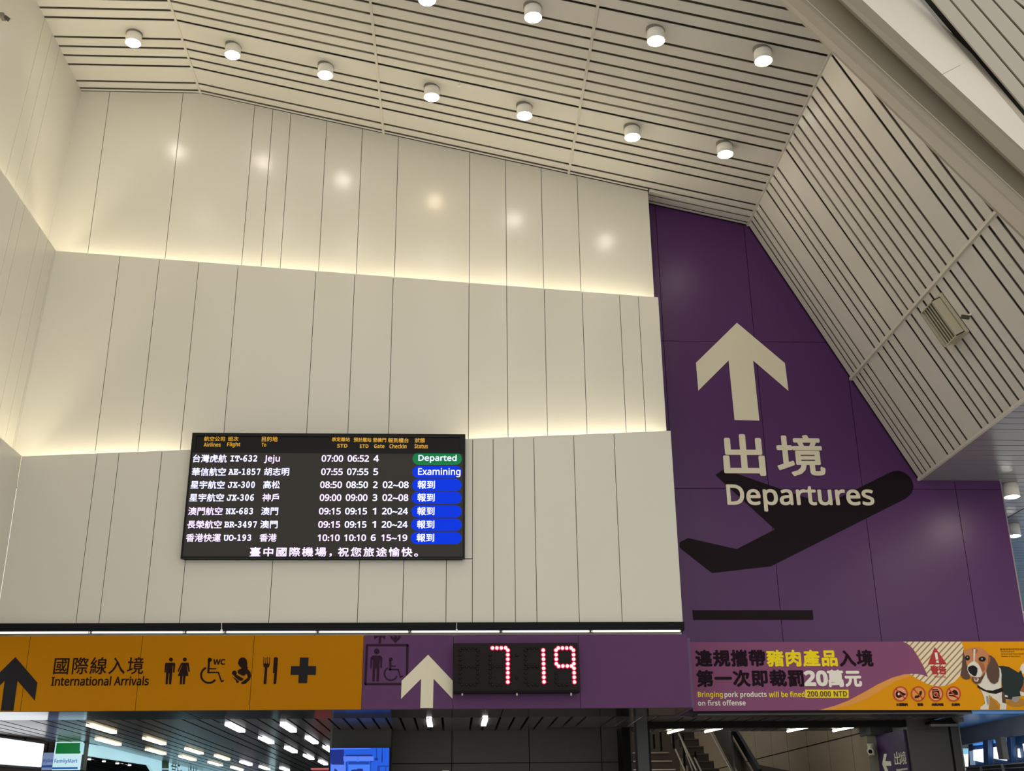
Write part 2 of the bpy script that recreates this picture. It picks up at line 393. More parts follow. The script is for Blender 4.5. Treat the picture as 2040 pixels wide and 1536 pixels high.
for px, lb in ((441.5, 'small white hook on the black ledge above the wheelchair pictogram'), (909.8, 'small white hook on the black ledge above the digit clock')):
    p = W(px, 1241, 15.06); q = W(px, 1254, 15.06)
    o = tag(empty('hook', p), lb, 'hook', None)
    one('wire', 'tube', (p, q, .004, 6), LAMPW, o); one('weight', 'tube', (q, q - Vector((0, 0, .02)), .012, 8, .018), LAMPW, o)

ys_ = tag(empty('arrivals_sign', W(360, 1340, YS)), 'amber yellow International Arrivals sign with black arrow and service pictograms', 'sign')
ps_ = tag(empty('lift_sign', W(1050, 1340, YS)), 'purple sign band with lift pictogram and white up arrow right of the yellow sign', 'sign')
zt, zb2 = 2.402, 1.480
def vpan(par, xl, m, n0):
    for a, b_ in zip(xl[:-1], xl[1:]):
        one('panel', 'box', ((a + .003, YS, zb2), (b_ - .003, YS + .04, zt)), m, par)
xe = [-6.3, xat(YS, (61, 1270), (40, 1415)), xat(YS, (284.5, 1266), (269, 1415)), xat(YS, (507, 1280), (495.5, 1411)), xat(YS, (725.3, 1266), (719.5, 1411))]
vpan(ys_, xe, YELLOW, 0)
xe2 = [xe[-1], xat(YS, (903.5, 1266), (902.5, 1409)), xat(YS, (1151.5, 1266), (1157, 1409)), xat(YS, (1369.5, 1266), (1377, 1409))]
vpan(ps_, xe2, PURPLE2, 0)
one('panel_backing', 'box', ((-6.3, YS + .04, zb2), (xe[-1], YS + .08, zt - .01)), JOINT, ys_)
one('panel_backing', 'box', ((xe[-1], YS + .04, zb2), (xe2[-1] - .01, YS + .08, zt - .01)), JOINT, ps_)
one('side_return', 'box', ((xe2[-1] - .004, YS + .01, zb2), (xe2[-1] + .035, YP, zt - .04)), mat('purple return', (88, 58, 104), .5), ps_)
D0 = YS - .004
mp = Z_(0, 1160, 4.08)
d = Dec(D0, mp); d.poly([(125, 608), (303, 815), (283, 962), (142, 800), (108, 1044), (6, 1044), (38, 800), (-55, 890), (-60, 790)]); d.done('arrow', mat('black vinyl', (26, 24, 28), .5, spec=.15), ys_)
mp = Z_(80, 1290, 8.5)
text('lettering', '國際線入境', (236, 165, 1750, 450), D0, INK, ys_, mp, bold=.002, space=1.12)
text('lettering', SANS('International Arrivals'), (194, 490, 1838, 642), D0, INK, ys_, mp, bold=.003)
mp = Z_(300, 1280, 5.667)
def man(d, cx, ty, by, sx, k=0, r=22):
    d.disc(cx + 3, ty + r, r, k=k)
    s_ = ty + 2 * r + 14
    L = by - s_
    d.poly([(cx - sx, s_ + 8), (cx - sx + 10, s_), (cx + sx - 4, s_), (cx + sx, s_ + 10), (cx + sx - 6, s_ + .42 * L), (cx + sx - 22, s_ + .42 * L), (cx + sx - 20, s_ + .14 * L), (cx + sx - 24, s_ + .14 * L),
            (cx + 18 - 8, by), (cx - 4, by), (cx - 2, s_ + .48 * L), (cx - 6, s_ + .48 * L), (cx - 16, by), (cx - 40 + 6, by), (cx - sx + 26, s_ + .14 * L), (cx - sx + 22, s_ + .14 * L), (cx - sx + 14, s_ + .44 * L), (cx - sx - 4, s_ + .44 * L)], k)
d = Dec(D0, mp)
d.disc(230, 192, 22)
d.poly([(163, 240), (175, 228), (268, 228), (279, 240), (270, 338), (252, 338), (256, 262), (250, 262), (244, 345), (232, 472), (206, 472), (212, 348), (206, 348), (192, 472), (168, 472), (180, 262), (172, 338), (156, 338)])
d.disc(386, 192, 22)
d.poly([(345, 232), (355, 228), (418, 228), (430, 234), (444, 328), (428, 332), (412, 258), (408, 258), (426, 378), (394, 378), (386, 472), (362, 472), (368, 378), (360, 378), (352, 472), (328, 472), (336, 378), (306, 378), (356, 258), (350, 258), (318, 330), (302, 324)])
d.done('toilet_pictogram', INK, ys_)
d = Dec(D0, mp)
d.disc(668, 195, 24); d.poly([(648, 190), (672, 200), (662, 345), (640, 345)]); d.poly([(655, 288), (742, 290), (740, 304), (655, 302)]); d.poly([(645, 330), (768, 330), (768, 345), (643, 347)])
d.line([(764, 335), (800, 440), (826, 428)], 16); d.arc(658, 368, 88, 35, 248, 22)
d.done('wheelchair_pictogram', INK, ys_)
text('lettering', SANS('WC'), (710, 190, 838, 248), D0, INK, ys_, mp, bold=.004)
d = Dec(D0, mp)
d.poly([(990, 215), (1000, 185), (1030, 168), (1060, 170), (1085, 195), (1092, 240), (1090, 275), (1105, 285), (1088, 292), (1125, 330), (1136, 375), (1120, 420), (1075, 462), (1040, 472), (1018, 458), (1055, 430), (1098, 395), (1085, 350), (1055, 375), (1030, 372), (985, 345), (982, 315), (1030, 290), (1000, 262), (985, 235)])
d.disc(946, 344, 27); d.poly([(940, 375), (965, 362), (1050, 408), (1035, 432), (1000, 428), (965, 402)]); d.poly([(922, 388), (950, 400), (1000, 440), (985, 458), (968, 452), (962, 425)])
d.done('nursing_pictogram', INK, ys_)
d = Dec(D0, mp)
for x in (1276, 1298, 1319, 1342): d.poly([(x, 165), (x + 7, 165), (x + 2, 245), (x - 5, 245)])
d.poly([(1272, 238), (1345, 238), (1338, 275), (1318, 285), (1306, 465), (1290, 472), (1275, 465), (1290, 285), (1274, 272)])
d.poly([(1392, 172), (1415, 162), (1438, 178), (1418, 462), (1402, 472), (1387, 462), (1396, 345), (1380, 345)])
d.done('cutlery_pictogram', INK, ys_)
d = Dec(D0, mp)
d.poly([(1686, 170), (1784, 170), (1780, 266), (1869, 266), (1865, 366), (1772, 366), (1766, 458), (1668, 458), (1672, 366), (1580, 366), (1586, 266), (1682, 266)])
d.done('cross_pictogram', mat('black vinyl', (26, 24, 28), .5, spec=.15), ys_)
mp = Z_(720, 1260, 9.6)
d = Dec(D0, mp)
d.poly([(105, 222), (880, 220), (880, 262), (125, 262)]); d.poly([(855, 240), (908, 240), (893, 800), (850, 845)]); d.poly([(85, 245), (128, 245), (98, 985), (52, 985)]); d.poly([(60, 965), (768, 965), (768, 1005), (75, 1008)])
for x, y in ((112, 245), (882, 245), (78, 982)): d.disc(x, y, 25, n=14)
d.poly([(240, 62), (460, 62), (450, 130), (382, 75), (372, 208), (330, 208), (335, 75), (252, 130)])
d.poly([(550, 62), (600, 70), (615, 110), (632, 62), (672, 62), (690, 110), (700, 70), (752, 62), (748, 110), (650, 200), (556, 105)])
d.done('lift_frame_pictogram', INKB, ps_)
d = Dec(D0, mp)
d.disc(293, 362, 53); d.poly([(175, 480), (215, 442), (370, 442), (400, 480), (392, 680), (362, 682), (362, 520), (352, 520), (332, 935), (288, 935), (290, 690), (262, 690), (254, 935), (208, 935), (222, 520), (208, 520), (196, 685), (168, 685)])
d.disc(563, 515, 36); d.poly([(532, 515), (576, 560), (566, 725), (530, 725)]); d.poly([(550, 632), (660, 632), (658, 656), (550, 656)]); d.poly([(530, 695), (712, 695), (712, 722), (530, 725)])
d.line([(702, 705), (745, 852), (798, 830)], 24); d.arc(563, 788, 124, 20, 245, 28)
d.done('passenger_pictogram', INKB, ps_)
d = Dec(D0 - .002, mp)
d.poly([(1275, 425), (1748, 925), (1742, 1268), (1380, 885), (1368, 1445), (1125, 1445), (1142, 885), (758, 1270), (768, 925)]); d.done('arrow', CREAM, ps_)

# ------------------------------------------------------------------ digit clock
YCk = 14.86
ck = tag(empty('digit_clock', W(1030, 1330, YCk)), 'black box clock with red LED dots reading 7:19 on the purple sign band', 'clock')
b = MB(); q = [W(904, 1281.5, YCk), W(1151, 1280.5, YCk), W(1154.5, 1376, YCk), W(903.5, 1376.5, YCk)]
b.prism([q[0], q[1], q[2], q[3]], (0, YS - YCk - .002, 0)); build('casing', b, mat('clock face', (34, 30, 32), .6, spec=.12), ck)
b = MB(); h = [W(903.5, 1376.5, YCk), W(1154.5, 1376, YCk)]; b.box((h[0].x, YCk - .01, h[0].z - .028), (h[1].x, YCk + .1, h[0].z)); build('lower_edge', b, mat('black', (9, 9, 10), .5, spec=.12), ck)
mpk = Z_(880, 1260, 6.8)
lit = [(687, 212), (747, 212), (806, 212), (865, 210)] + [(895, y) for y in (242, 303, 363, 425, 487, 548, 608, 672)]
lit += [(x, y) for x, y in zip((1374, 1376, 1378, 1379, 1381, 1382, 1383, 1385), (242, 303, 363, 425, 487, 548, 608, 670))]
lit += [(1578, 213), (1635, 213), (1693, 213), (1750, 212), (1547, 242), (1549, 303), (1551, 363), (1552, 425), (1583, 458), (1641, 456), (1700, 456), (1757, 456)]
lit += [(1783 + i * 2, y) for i, y in enumerate((242, 303, 363, 425, 487, 548, 608, 672))]
off = [(x, 215) for x in (285, 338, 397, 455)] + [(250, 245), (487, 245)] + [(247, y) for y in (307, 370, 430, 495, 555, 615, 675)] + [(486, y) for y in (307, 370, 430, 495, 555, 615, 675)] + [(x, 465) for x in (280, 338, 397, 450)] + [(x, 710) for x in (275, 335, 393, 450)]
off += [(657, y) for y in (307, 368, 425, 490, 550, 610, 675)] + [(x, 465) for x in (690, 750, 806)] + [(x, 712) for x in (690, 750, 806)] + [(1018, 310), (1018, 615)]
off += [(x, 215) for x in (1170, 1225, 1285)] + [(1140, y) for y in (245, 307, 368, 430, 490, 552, 615, 675)] + [(x, 465) for x in (1175, 1232, 1290)] + [(x, 712) for x in (1180, 1237, 1292)]
off += [(1548, y) for y in (555, 615, 675)] + [(x, 712) for x in (1590, 1647, 1700)]
LEDR = mat('red led glow', (150, 0, 30), .4, emit=1.0, ecol=(205, 0, 62)); LEDW = mat('led core', (255, 235, 240), .4, emit=1.3)
LEDO = mat('unlit led', (8, 7, 8), .3, spec=.2)
b = MB()
for x, y in off:
    p = W(*mpk(x, y), YCk); b.tube(p, p - Vector((0, .014, 0)), .019, 8, .014)
stuff(build('unlit_led_dots', b, LEDO, ck))
b = MB(); c_ = MB()
for x, y in lit:
    p = W(*mpk(x, y), YCk); b.tube(p, p - Vector((0, .01, 0)), .033, 10, .031)  # wide red discs imitate the glow around each lit dot
    c_.tube(p - Vector((0, .010, 0)), p - Vector((0, .022, 0)), .022, 6, .017)
stuff(build('lit_led_halos', b, LEDR, ck)); stuff(build('lit_led_cores', c_, LEDW, ck))
for px in (921, 1030, 1138):
    p = W(px, 1380.5, YCk); one('mounting_pin', 'tube', (p + Vector((0, .02, .01)), p + Vector((0, .02, -.03)), .009, 8), LAMPW, ck)

# ------------------------------------------------------------------ flight information board
YB = 15.06
fb = tag(empty('flight_board', W(645, 990, YB)), 'black framed LED flight information board with seven departures on the white wall', 'display')
q = [W(384, 862, YB), W(927, 866, YB), W(926, 1113.5, YB), W(359.5, 1113.5, YB)]
XL_, XR_ = (q[0].x + q[3].x) / 2, (q[1].x + q[2].x) / 2; ZT_, ZBt = (q[0].z + q[1].z) / 2, q[2].z
one('cabinet', 'box', ((XL_ + .03, YB + .02, ZBt), (XR_ - .03, YL - .002, ZT_)), BLACK, fb)
hz = W(650, 898, YB).z
FR = mat('glossy black frame', (12, 11, 12), .3, spec=.2)
for nm, a, b_ in (('frame_rail', (XL_, ZT_ - .045), (XR_, ZT_)), ('frame_rail', (XL_, hz - .03), (XR_, hz + .015)), ('frame_rail', (XL_, ZBt), (XR_, ZBt + .03)), ('frame_stile', (XL_, ZBt + .03), (XL_ + .022, hz - .03)),
                  ('frame_stile', (XR_ - .028, ZBt + .03), (XR_, hz - .03)), ('frame_stile', (XL_, hz + .015), (XL_ + .06, ZT_ - .045)), ('frame_stile', (XR_ - .075, hz + .015), (XR_, ZT_ - .045))):
    one(nm, 'box', ((a[0], YB - .012, a[1]), (b_[0], YB + .05, b_[1])), FR, fb)
one('header_panel', 'box', ((XL_ + .06, YB + .004, hz + .015), (XR_ - .075, YB + .03, ZT_ - .045)), mat('header glass', (24, 22, 22), .3, spec=.15), fb)
one('screen', 'box', ((XL_ + .022, YB + .002, ZBt + .03), (XR_ - .028, YB + .03, hz - .03)), mat('led screen', (34, 32, 30), .6, spec=.2, emit=.65, ecol=(50, 47, 43)), fb)
AMB = mat('amber lettering', (220, 165, 40), .5, emit=.35); WTX = mat('led white text', (220, 222, 255), .5, emit=.95, ecol=(216, 216, 255)); WTP = mat('led pink white text', (235, 215, 255), .5, emit=.9, ecol=(226, 205, 250))
mp = Z_(350, 850, 3.4)
Yt = YB + .003
for s_, bx in (('航空公司', (193, 66, 333, 98)), ('班次', (355, 67, 426, 97)), ('目的地', (584, 66, 690, 101)), ('表定離站', (1058, 72, 1180, 100)), ('預計離站', (1206, 74, 1325, 103)), ('登機門', (1336, 76, 1425, 104)), ('報到櫃台', (1439, 77, 1578, 108)), ('狀態', (1620, 77, 1688, 108))):
    text('header_lettering', s_, bx, Yt, AMB, fb, mp, bold=.0012)
for s_, bx in (('Airlines', (190, 107, 305, 136)), ('Flight', (349, 105, 437, 141)), ('To', (582, 110, 613, 136)), ('STD', (1094, 117, 1164, 142)), ('ETD', (1248, 120, 1306, 144)), ('Gate', (1344, 119, 1414, 145)), ('Checkin', (1448, 118, 1564, 147)), ('Status', (1618, 118, 1708, 147))):
    text('header_lettering', BOLD(s_), bx, Yt, AMB, fb, mp)
rows = [('台灣虎航', 118, 345, 'IT-632', 372, 550, SANS('Jeju'), 600, 705, '07:00', '06:52', '4', '', 'Departed', 1645, 1902),
        ('華信航空', 111, 339, 'AE-1857', 358, 572, '胡志明', 600, 768, '07:55', '07:55', '5', '', 'Examining', 1643, 1928),
        ('星宇航空', 102, 331, 'JX-300', 356, 535, '高松', 594, 705, '08:50', '08:50', '2', '02~08', '報到', 1640, 1755),
        ('星宇航空', 94, 326, 'JX-306', 349, 528, '神戶', 588, 698, '09:00', '09:00', '3', '02~08', '報到', 1638, 1753),
        ('澳門航空', 86, 316, 'NX-683', 340, 522, '澳門', 580, 693, '09:15', '09:15', '1', '20~24', '報到', 1637, 1752),
        ('長榮航空', 79, 311, 'BR-3497', 331, 548, '澳門', 574, 690, '09:15', '09:15', '1', '20~24', '報到', 1635, 1751),
        ('香港快運', 71, 304, 'UO-193', 326, 510, '香港', 569, 683, '10:10', '10:10', '6', '15~19', '報到', 1633, 1750)]
yc = [215, 305, 393, 480, 572, 662, 752]
sx = [(990, 1133, 1166, 1308, 1341, 1375), (987, 1130, 1162, 1304, 1340, 1370), (980, 1125, 1157, 1301, 1338, 1367), (977, 1121, 1153, 1298, 1335, 1364), (972, 1117, 1149, 1295, 1335, 1356), (967, 1113, 1146, 1291, 1332, 1355), (963, 1110, 1143, 1288, 1323, 1354)]
pill_b = mat('blue led field', (0, 16, 90), .5, spec=.1, emit=.95, ecol=(0, 52, 222)); pill_g = mat('green led field', (6, 50, 24), .5, spec=.1, emit=.9, ecol=(22, 124, 68))
for i, r in enumerate(rows):
    y = yc[i]
    x0, x1 = 1604 - i * 2, 1938
    d = Dec(YB + .0015, mp); h_ = 41
    pts = [(x0 + h_ + h_ * math.cos(math.radians(a)), y + 2 + h_ * math.sin(math.radians(a))) for a in range(90, 271, 18)] + [(x1 - h_ + h_ * math.cos(math.radians(a)), y + 2 + h_ * math.sin(math.radians(a))) for a in range(-90, 91, 18)]
    d.poly(pts); d.done('status_field', pill_g if i == 0 else pill_b, fb)
    wt = WTX if i % 3 else WTP
    text('airline_lettering', r[0], (r[1], y - 26, r[2], y + 27), Yt - .002, WTX if i < 4 else WTP, fb, mp, bold=.002)
    text('flight_lettering', MONO(r[3]), (r[4], y - 21, r[5], y + 21), Yt - .002, WTX, fb, mp, bold=.003)
    text('destination_lettering', r[6], (r[7], y - (22 if i == 0 else 26), r[8], y + (34 if i == 0 else 26)), Yt - .002, wt, fb, mp, bold=.002)
    text('time_lettering', SANS(r[9]), (sx[i][0], y - 21, sx[i][1], y + 22), Yt - .002, WTP, fb, mp, bold=.003)
    text('time_lettering', SANS(r[10]), (sx[i][2], y - 21, sx[i][3], y + 22), Yt - .002, wt, fb, mp, bold=.003)
    text('gate_lettering', SANS(r[11]), (sx[i][4], y - 21, sx[i][5], y + 22), Yt - .002, WTX, fb, mp, bold=.003)
    if r[12]: text('counter_lettering', SANS(r[12]), (1404 - (i - 2) * 2.5, y - 21, 1577 - (i - 2) * 2.5, y + 22), Yt - .002, wt, fb, mp, bold=.003)
    st = SANS(r[13]) if i < 2 else r[13]
    text('status_lettering', st, (r[14], y - (24 if i < 2 else 27), r[15], y + (28 if i == 0 else 36 if i == 1 else 27)), Yt - .003, WTX, fb, mp, bold=.002)
text('footer_lettering', '臺中國際機場，', (504, 818, 1057, 882), Yt - .002, WTP, fb, mp, bold=.003, space=1.25); text('footer_lettering', '祝您旅途愉快。', (1100, 818, 1640, 882), Yt - .002, WTP, fb, mp, bold=.003, space=1.25)

# ------------------------------------------------------------------ pork warning banner
YBn = YP - .03
bn = tag(empty('warning_banner', W(1720, 1346, YBn)), 'long purple and orange banner with a beagle warning against bringing pork products', 'banner')
zt2, zb3 = W(1700, 1278.3, YBn).z, W(1700, 1414.5, YBn).z
xb0, xb1 = W(1376, 1346, YBn).x, 9.3
MAG = mat('magenta print', (134, 78, 118), .6, spec=.2, noise=.08, nscale=.6)
one('board', 'box', ((xb0, YBn, zb3), (xb1, YBn + .028, zt2)), MAG, bn)
ORG_ = mat('orange print', (226, 154, 10), .6, spec=.12, noise=.04, nscale=.8); ORL = mat('light orange print', (226, 152, 62), .55)
mp = Z_(1240, 1000, 2.55)
d = Dec(YBn - .002, mp)
d.poly([(1000, 1057.5), (1080, 1035), (1150, 1008), (1230, 965), (1300, 925), (1370, 893), (1430, 876), (1470, 873), (1520, 878), (1553, 890), (1530, 840), (1500, 785), (1475, 745), (1450, 722), (1425, 709.5), (2200, 709.5), (2200, 1057.5)])
d.done('orange_field', ORG_, bn)
d = Dec(YBn - .0032, mp)
d.poly([(1000, 1057.5), (1080, 1035), (1150, 1008), (1230, 965), (1300, 925), (1370, 893), (1430, 876), (1470, 873), (1475, 880), (1400, 905), (1330, 945), (1250, 995), (1180, 1025), (1060, 1057.5)])
d.done('swoosh', ORL, bn)
# cream disc with fine diagonal stripes
stm = bpy.data.materials.new('striped cream print'); stm.use_nodes = True; nt = stm.node_tree; pb = nt.nodes['Principled BSDF']; pb.inputs['Roughness'].default_value = .55
tcn = nt.nodes.new('ShaderNodeTexCoord'); mpn = nt.nodes.new('ShaderNodeMapping'); mpn.inputs['Rotation'].default_value = (0, math.radians(42), 0)
wv = nt.nodes.new('ShaderNodeTexWave'); wv.bands_direction = 'Z'; wv.inputs['Scale'].default_value = 5.4
rp = nt.nodes.new('ShaderNodeValToRGB'); rp.color_ramp.elements[0].position = .12; rp.color_ramp.elements[1].position = .3
rp.color_ramp.elements[0].color = (*lin((148, 124, 96)), 1); rp.color_ramp.elements[1].color = (*lin((236, 220, 188)), 1)
nt.links.new(tcn.outputs['Object'], mpn.inputs['Vector']); nt.links.new(mpn.outputs['Vector'], wv.inputs['Vector']); nt.links.new(wv.outputs['Fac'], rp.inputs['Fac']); nt.links.new(rp.outputs['Color'], pb.inputs['Base Color'])
d = Dec(YBn - .0044, mp)
d.poly([(1425, 709.5), (1722, 709.5), (1732, 740), (1737, 790), (1732, 840), (1715, 885), (1685, 915), (1650, 932), (1605, 938), (1555, 928), (1510, 905), (1480, 888), (1460, 873), (1500, 874), (1530, 880), (1553, 890), (1535, 845), (1512, 800), (1490, 765), (1465, 733), (1445, 718)])
d.done('striped_disc', stm, bn)
RED = mat('red print', (176, 34, 40), .55); BRN = mat('brown print', (88, 30, 22), .55, spec=.15); YEL = mat('yellow print', (248, 222, 30), .55, spec=.15); WPR = mat('white print', (238, 234, 226), .55); BPR = mat('black print', (30, 12, 26), .55, spec=.1)
mp = Z_(1800, 1275, 15.36)
d = Dec(YBn - .006, mp); d.poly([(945, 228), (965, 222), (1322, 735), (1315, 746), (755, 746), (748, 735)]); d.done('warning_triangle', RED, bn)
d = Dec(YBn - .0075, mp); d.poly([(950, 385), (1030, 380), (1065, 600), (990, 605)]); d.poly([(995, 630), (1070, 625), (1085, 695), (1005, 700)]); d.done('exclamation_mark', WPR, bn)
text('lettering', '警告', (840, 800, 1300, 1045), YBn - .006, RED, bn, mp, bold=.006)
text('lettering', BOLD('Warning'), (935, 1085, 1285, 1170), YBn - .006, RED, bn, mp)
mp = Z_(1360, 1260, 4.636); yt = YBn - .003
text('lettering', '違規攜帶', (120, 165, 758, 310), yt, BPR, bn, mp, bold=.0095, space=1.08)
text('lettering', '豬肉產品', (780, 165, 1422, 310), yt, YEL, bn, mp, bold=.0095, space=1.08)
text('lettering', '入境', (1450, 165, 1752, 310), yt, BPR, bn, mp, bold=.0095, space=1.08)
text('lettering', '第一次即裁罰', (132, 350, 1112, 497), yt, BPR, bn, mp, bold=.0095, space=1.08)
text('lettering', BOLD('20'), (1124, 356, 1335, 492), yt, WPR, bn, mp, bold=.008)
text('lettering', '萬元', (1345, 350, 1645, 497), yt, WPR, bn, mp, bold=.011, space=1.06)
text('lettering', BOLD('Bringing'), (140, 545, 370, 612), yt, YEL, bn, mp)
text('lettering', BOLD('pork products'), (386, 546, 775, 612), yt, WPR, bn, mp)
text('lettering', BOLD('will be fined'), (795, 545, 1126, 599), yt, YEL, bn, mp)
d = Dec(YBn - .002, mp); d.poly([(1132, 528), (1532, 529), (1534, 603), (1133, 603)]); d.done('price_box', YEL, bn)
text('lettering', BOLD('200,000 NTD'), (1150, 541, 1518, 600), YBn - .006, mat('plum print', (92, 40, 60), .55), bn, mp)
text('lettering', BOLD('on first offense'), (141, 624, 581, 675), yt, WPR, bn, mp)
mp = Z_(1770, 1350, 12.75); CIR = mat('vermilion print', (196, 62, 22), .55); DKB = mat('dark brown print', (52, 26, 14), .55, spec=.1); PNK = mat('salmon print', (236, 160, 110), .55)
for cx in (305, 757, 1207, 1652):
    d = Dec(YBn - .005, mp); d.disc(cx, 412, 178, 182, n=28); d.done('symbol_ground', ORL if cx in (757,) else PNK, bn)
    d = Dec(YBn - .0088, mp); d.arc(cx, 412, 172, 0, 360, 36, n=30, ry=178); d.line([(cx - 118, 285), (cx + 120, 540)], 28); d.done('prohibition_ring', CIR, bn)
d = Dec(YBn - .0066, mp); d.disc(262, 422, 82, 95); d.poly([(290, 335), (420, 405), (442, 400), (440, 440), (420, 445), (320, 500)]); d.done('ham_pictogram', DKB, bn)
d = Dec(YBn - .0074, mp); d.disc(262, 418, 28, 32); d.done('ham_bone', WPR, bn)
d = Dec(YBn - .0066, mp); d.arc(700, 370, 120, -15, 105, 62, n=12); d.done('sausage_pictogram', DKB, bn)
d = Dec(YBn - .0066, mp); d.poly([(1110, 290), (1255, 290), (1258, 318), (1112, 318)]); d.poly([(1108, 330), (1290, 330), (1305, 500), (1290, 532), (1150, 532), (1125, 500)]); d.done('pouch_pictogram', DKB, bn)
d = Dec(YBn - .0074, mp); d.arc(1205, 425, 52, 0, 360, 18, n=18); d.done('pouch_window', PNK, bn)
d = Dec(YBn - .0066, mp); d.poly([(1525, 400), (1545, 360), (1620, 340), (1660, 305), (1720, 320), (1765, 380), (1765, 440), (1700, 440), (1640, 410), (1530, 420)]); d.poly([(1525, 440), (1640, 440), (1745, 480), (1770, 510), (1750, 525), (1650, 480), (1540, 465)]); d.done('steak_pictogram', DKB, bn)
for s_, x0, x1 in (('火腿臘肉', 200, 485), ('香腸', 735, 878), ('肉乾肉鬆', 1105, 1395), ('生鮮肉', 1605, 1808)):
    text('caption_lettering', s_, (x0, 650, x1, 715), YBn - .004, DKB, bn, mp, bold=.003)
mp = Z_(1890, 1270, 10.24)
for s_, bx in (('農業部動植物防疫檢疫署', (1045, 220, 1690, 262)), (BOLD('Taichung Branch,'), (1060, 275, 1350, 308)), (BOLD('Animal and Plant Health Inspection'), (1070, 322, 1760, 354)), (BOLD('Ministry of Agriculture'), (1075, 369, 1462, 402))):
    text('caption_lettering', s_, bx, YBn - .004, DKB, bn, mp, bold=0)
dm = [mat('dog tan', (196, 128, 80), .55), mat('dog white', (226, 222, 212), .55), mat('dog dark brown', (84, 54, 42), .55), mat('dog coat', (38, 50, 52), .5, spec=.15), mat('dog black', (26, 24, 28), .5, spec=.15), mat('dog pink', (160, 84, 92), .5), mat('dog shadow', (176, 122, 30), .55), mat('dog grey', (150, 150, 150), .55), mat('dog rust', (158, 92, 52), .55)]
d = Dec(YBn - .0036, mp)
d.disc(1380, 1330, 200, 90, 6)
d.poly([(820, 1230), (850, 1225), (950, 1300), (1020, 1400), (1030, 1470), (830, 1470)], 6, 1)
d.poly([(1450, 640), (1480, 560), (1536, 515), (1620, 500), (1640, 760), (1510, 740)], 1, 1)
d.poly([(1440, 1000), (1500, 900), (1640, 860), (1640, 1180), (1500, 1180), (1450, 1110)], 8, 1)
d.poly([(1290, 1215), (1455, 1190), (1430, 1290), (1360, 1330), (1290, 1290)], 7, 1)
d.poly([(1450, 1100), (1536, 1120), (1640, 1150), (1640, 1200), (1470, 1190)], 1, 1)
d.poly([(1005, 580), (1100, 578), (1230, 602), (1340, 665), (1420, 715), (1480, 670), (1500, 760), (1540, 830), (1510, 980), (1450, 1100), (1468, 1192), (1300, 1215), (1290, 1262), (1160, 1252), (1100, 1080), (1070, 800)], 3, 1)
d.poly([(740, 690), (1010, 590), (1060, 640), (1080, 760), (1065, 1000), (1095, 1130), (980, 1165), (850, 1200), (760, 1110), (640, 1010), (600, 950), (650, 880)], 1, 1)
d.poly([(645, 1050), (780, 1080), (820, 1200), (830, 1330), (810, 1470), (638, 1470), (650, 1415), (742, 1350), (715, 1200)], 1, 1)
d.poly([(760, 1190), (810, 1200), (822, 1330), (800, 1400), (770, 1300)], 7, 1)
d.poly([(860, 1150), (1095, 1120), (1130, 1300), (1180, 1370), (1172, 1470), (1040, 1470), (1050, 1370), (985, 1290), (880, 1225)], 1, 1)
d.poly([(1088, 1080), (1130, 1130), (1165, 1230), (1165, 1345), (1095, 1330), (1082, 1200)], 2, 1)
d.poly([(582, 965), (650, 1010), (760, 1072), (900, 1082), (1105, 1015), (1112, 1098), (960, 1152), (830, 1132), (700, 1085), (590, 1015)], 4, 1)
d.poly([(1150, 1170), (1205, 1190), (1200, 1222), (1148, 1215)], 1, 1)
d.poly([(302, 262), (345, 280), (345, 400), (370, 560), (405, 700), (448, 800), (420, 845), (360, 858), (290, 832), (240, 758), (268, 640), (285, 420)], 2, 1)
d.poly([(300, 285), (360, 250), (440, 215), (560, 198), (680, 225), (770, 285), (835, 370), (825, 560), (765, 680), (730, 760), (650, 870), (600, 930), (520, 920), (480, 860), (430, 790), (395, 640), (365, 540), (335, 400)], 0, 1)
d.poly([(470, 235), (540, 215), (600, 260), (560, 330), (500, 330)], 8, 1)
d.poly([(600, 480), (720, 540), (740, 660), (690, 700), (650, 620)], 8, 1)
d.poly([(505, 240), (545, 235), (535, 400), (530, 490), (505, 490)], 1, 1)
d.poly([(480, 490), (530, 480), (590, 530), (640, 600), (670, 680), (690, 720), (650, 800), (590, 815), (480, 795), (410, 740), (378, 650), (388, 570), (430, 525)], 1, 1)
d.poly([(470, 800), (560, 812), (650, 815), (708, 760), (728, 705), (742, 750), (700, 835), (645, 935), (560, 945), (492, 900)], 2, 1)
d.poly([(505, 815), (600, 828), (615, 850), (590, 900), (530, 892)], 1, 1)
d.poly([(515, 815), (590, 828), (580, 882), (538, 880)], 5, 1)
d.poly([(440, 580), (490, 568), (540, 582), (588, 630), (585, 700), (560, 785), (510, 785), (430, 725), (392, 655), (400, 605)], 4, 1)
d.disc(385, 415, 48, 52, 4, lift=1); d.disc(382, 405, 16, k=7, lift=1); d.disc(685, 440, 72, 52, 4, lift=1); d.disc(678, 436, 18, k=7, lift=1)
d.poly([(815, 365), (860, 365), (940, 430), (1000, 540), (1035, 660), (1035, 790), (1010, 900), (940, 948), (860, 915), (795, 810), (770, 690), (800, 560), (850, 480)], 2, 1)
d.poly([(830, 380), (850, 400), (850, 480), (810, 560), (815, 460)], 8, 1)
d.done('printed_beagle', dm, bn)

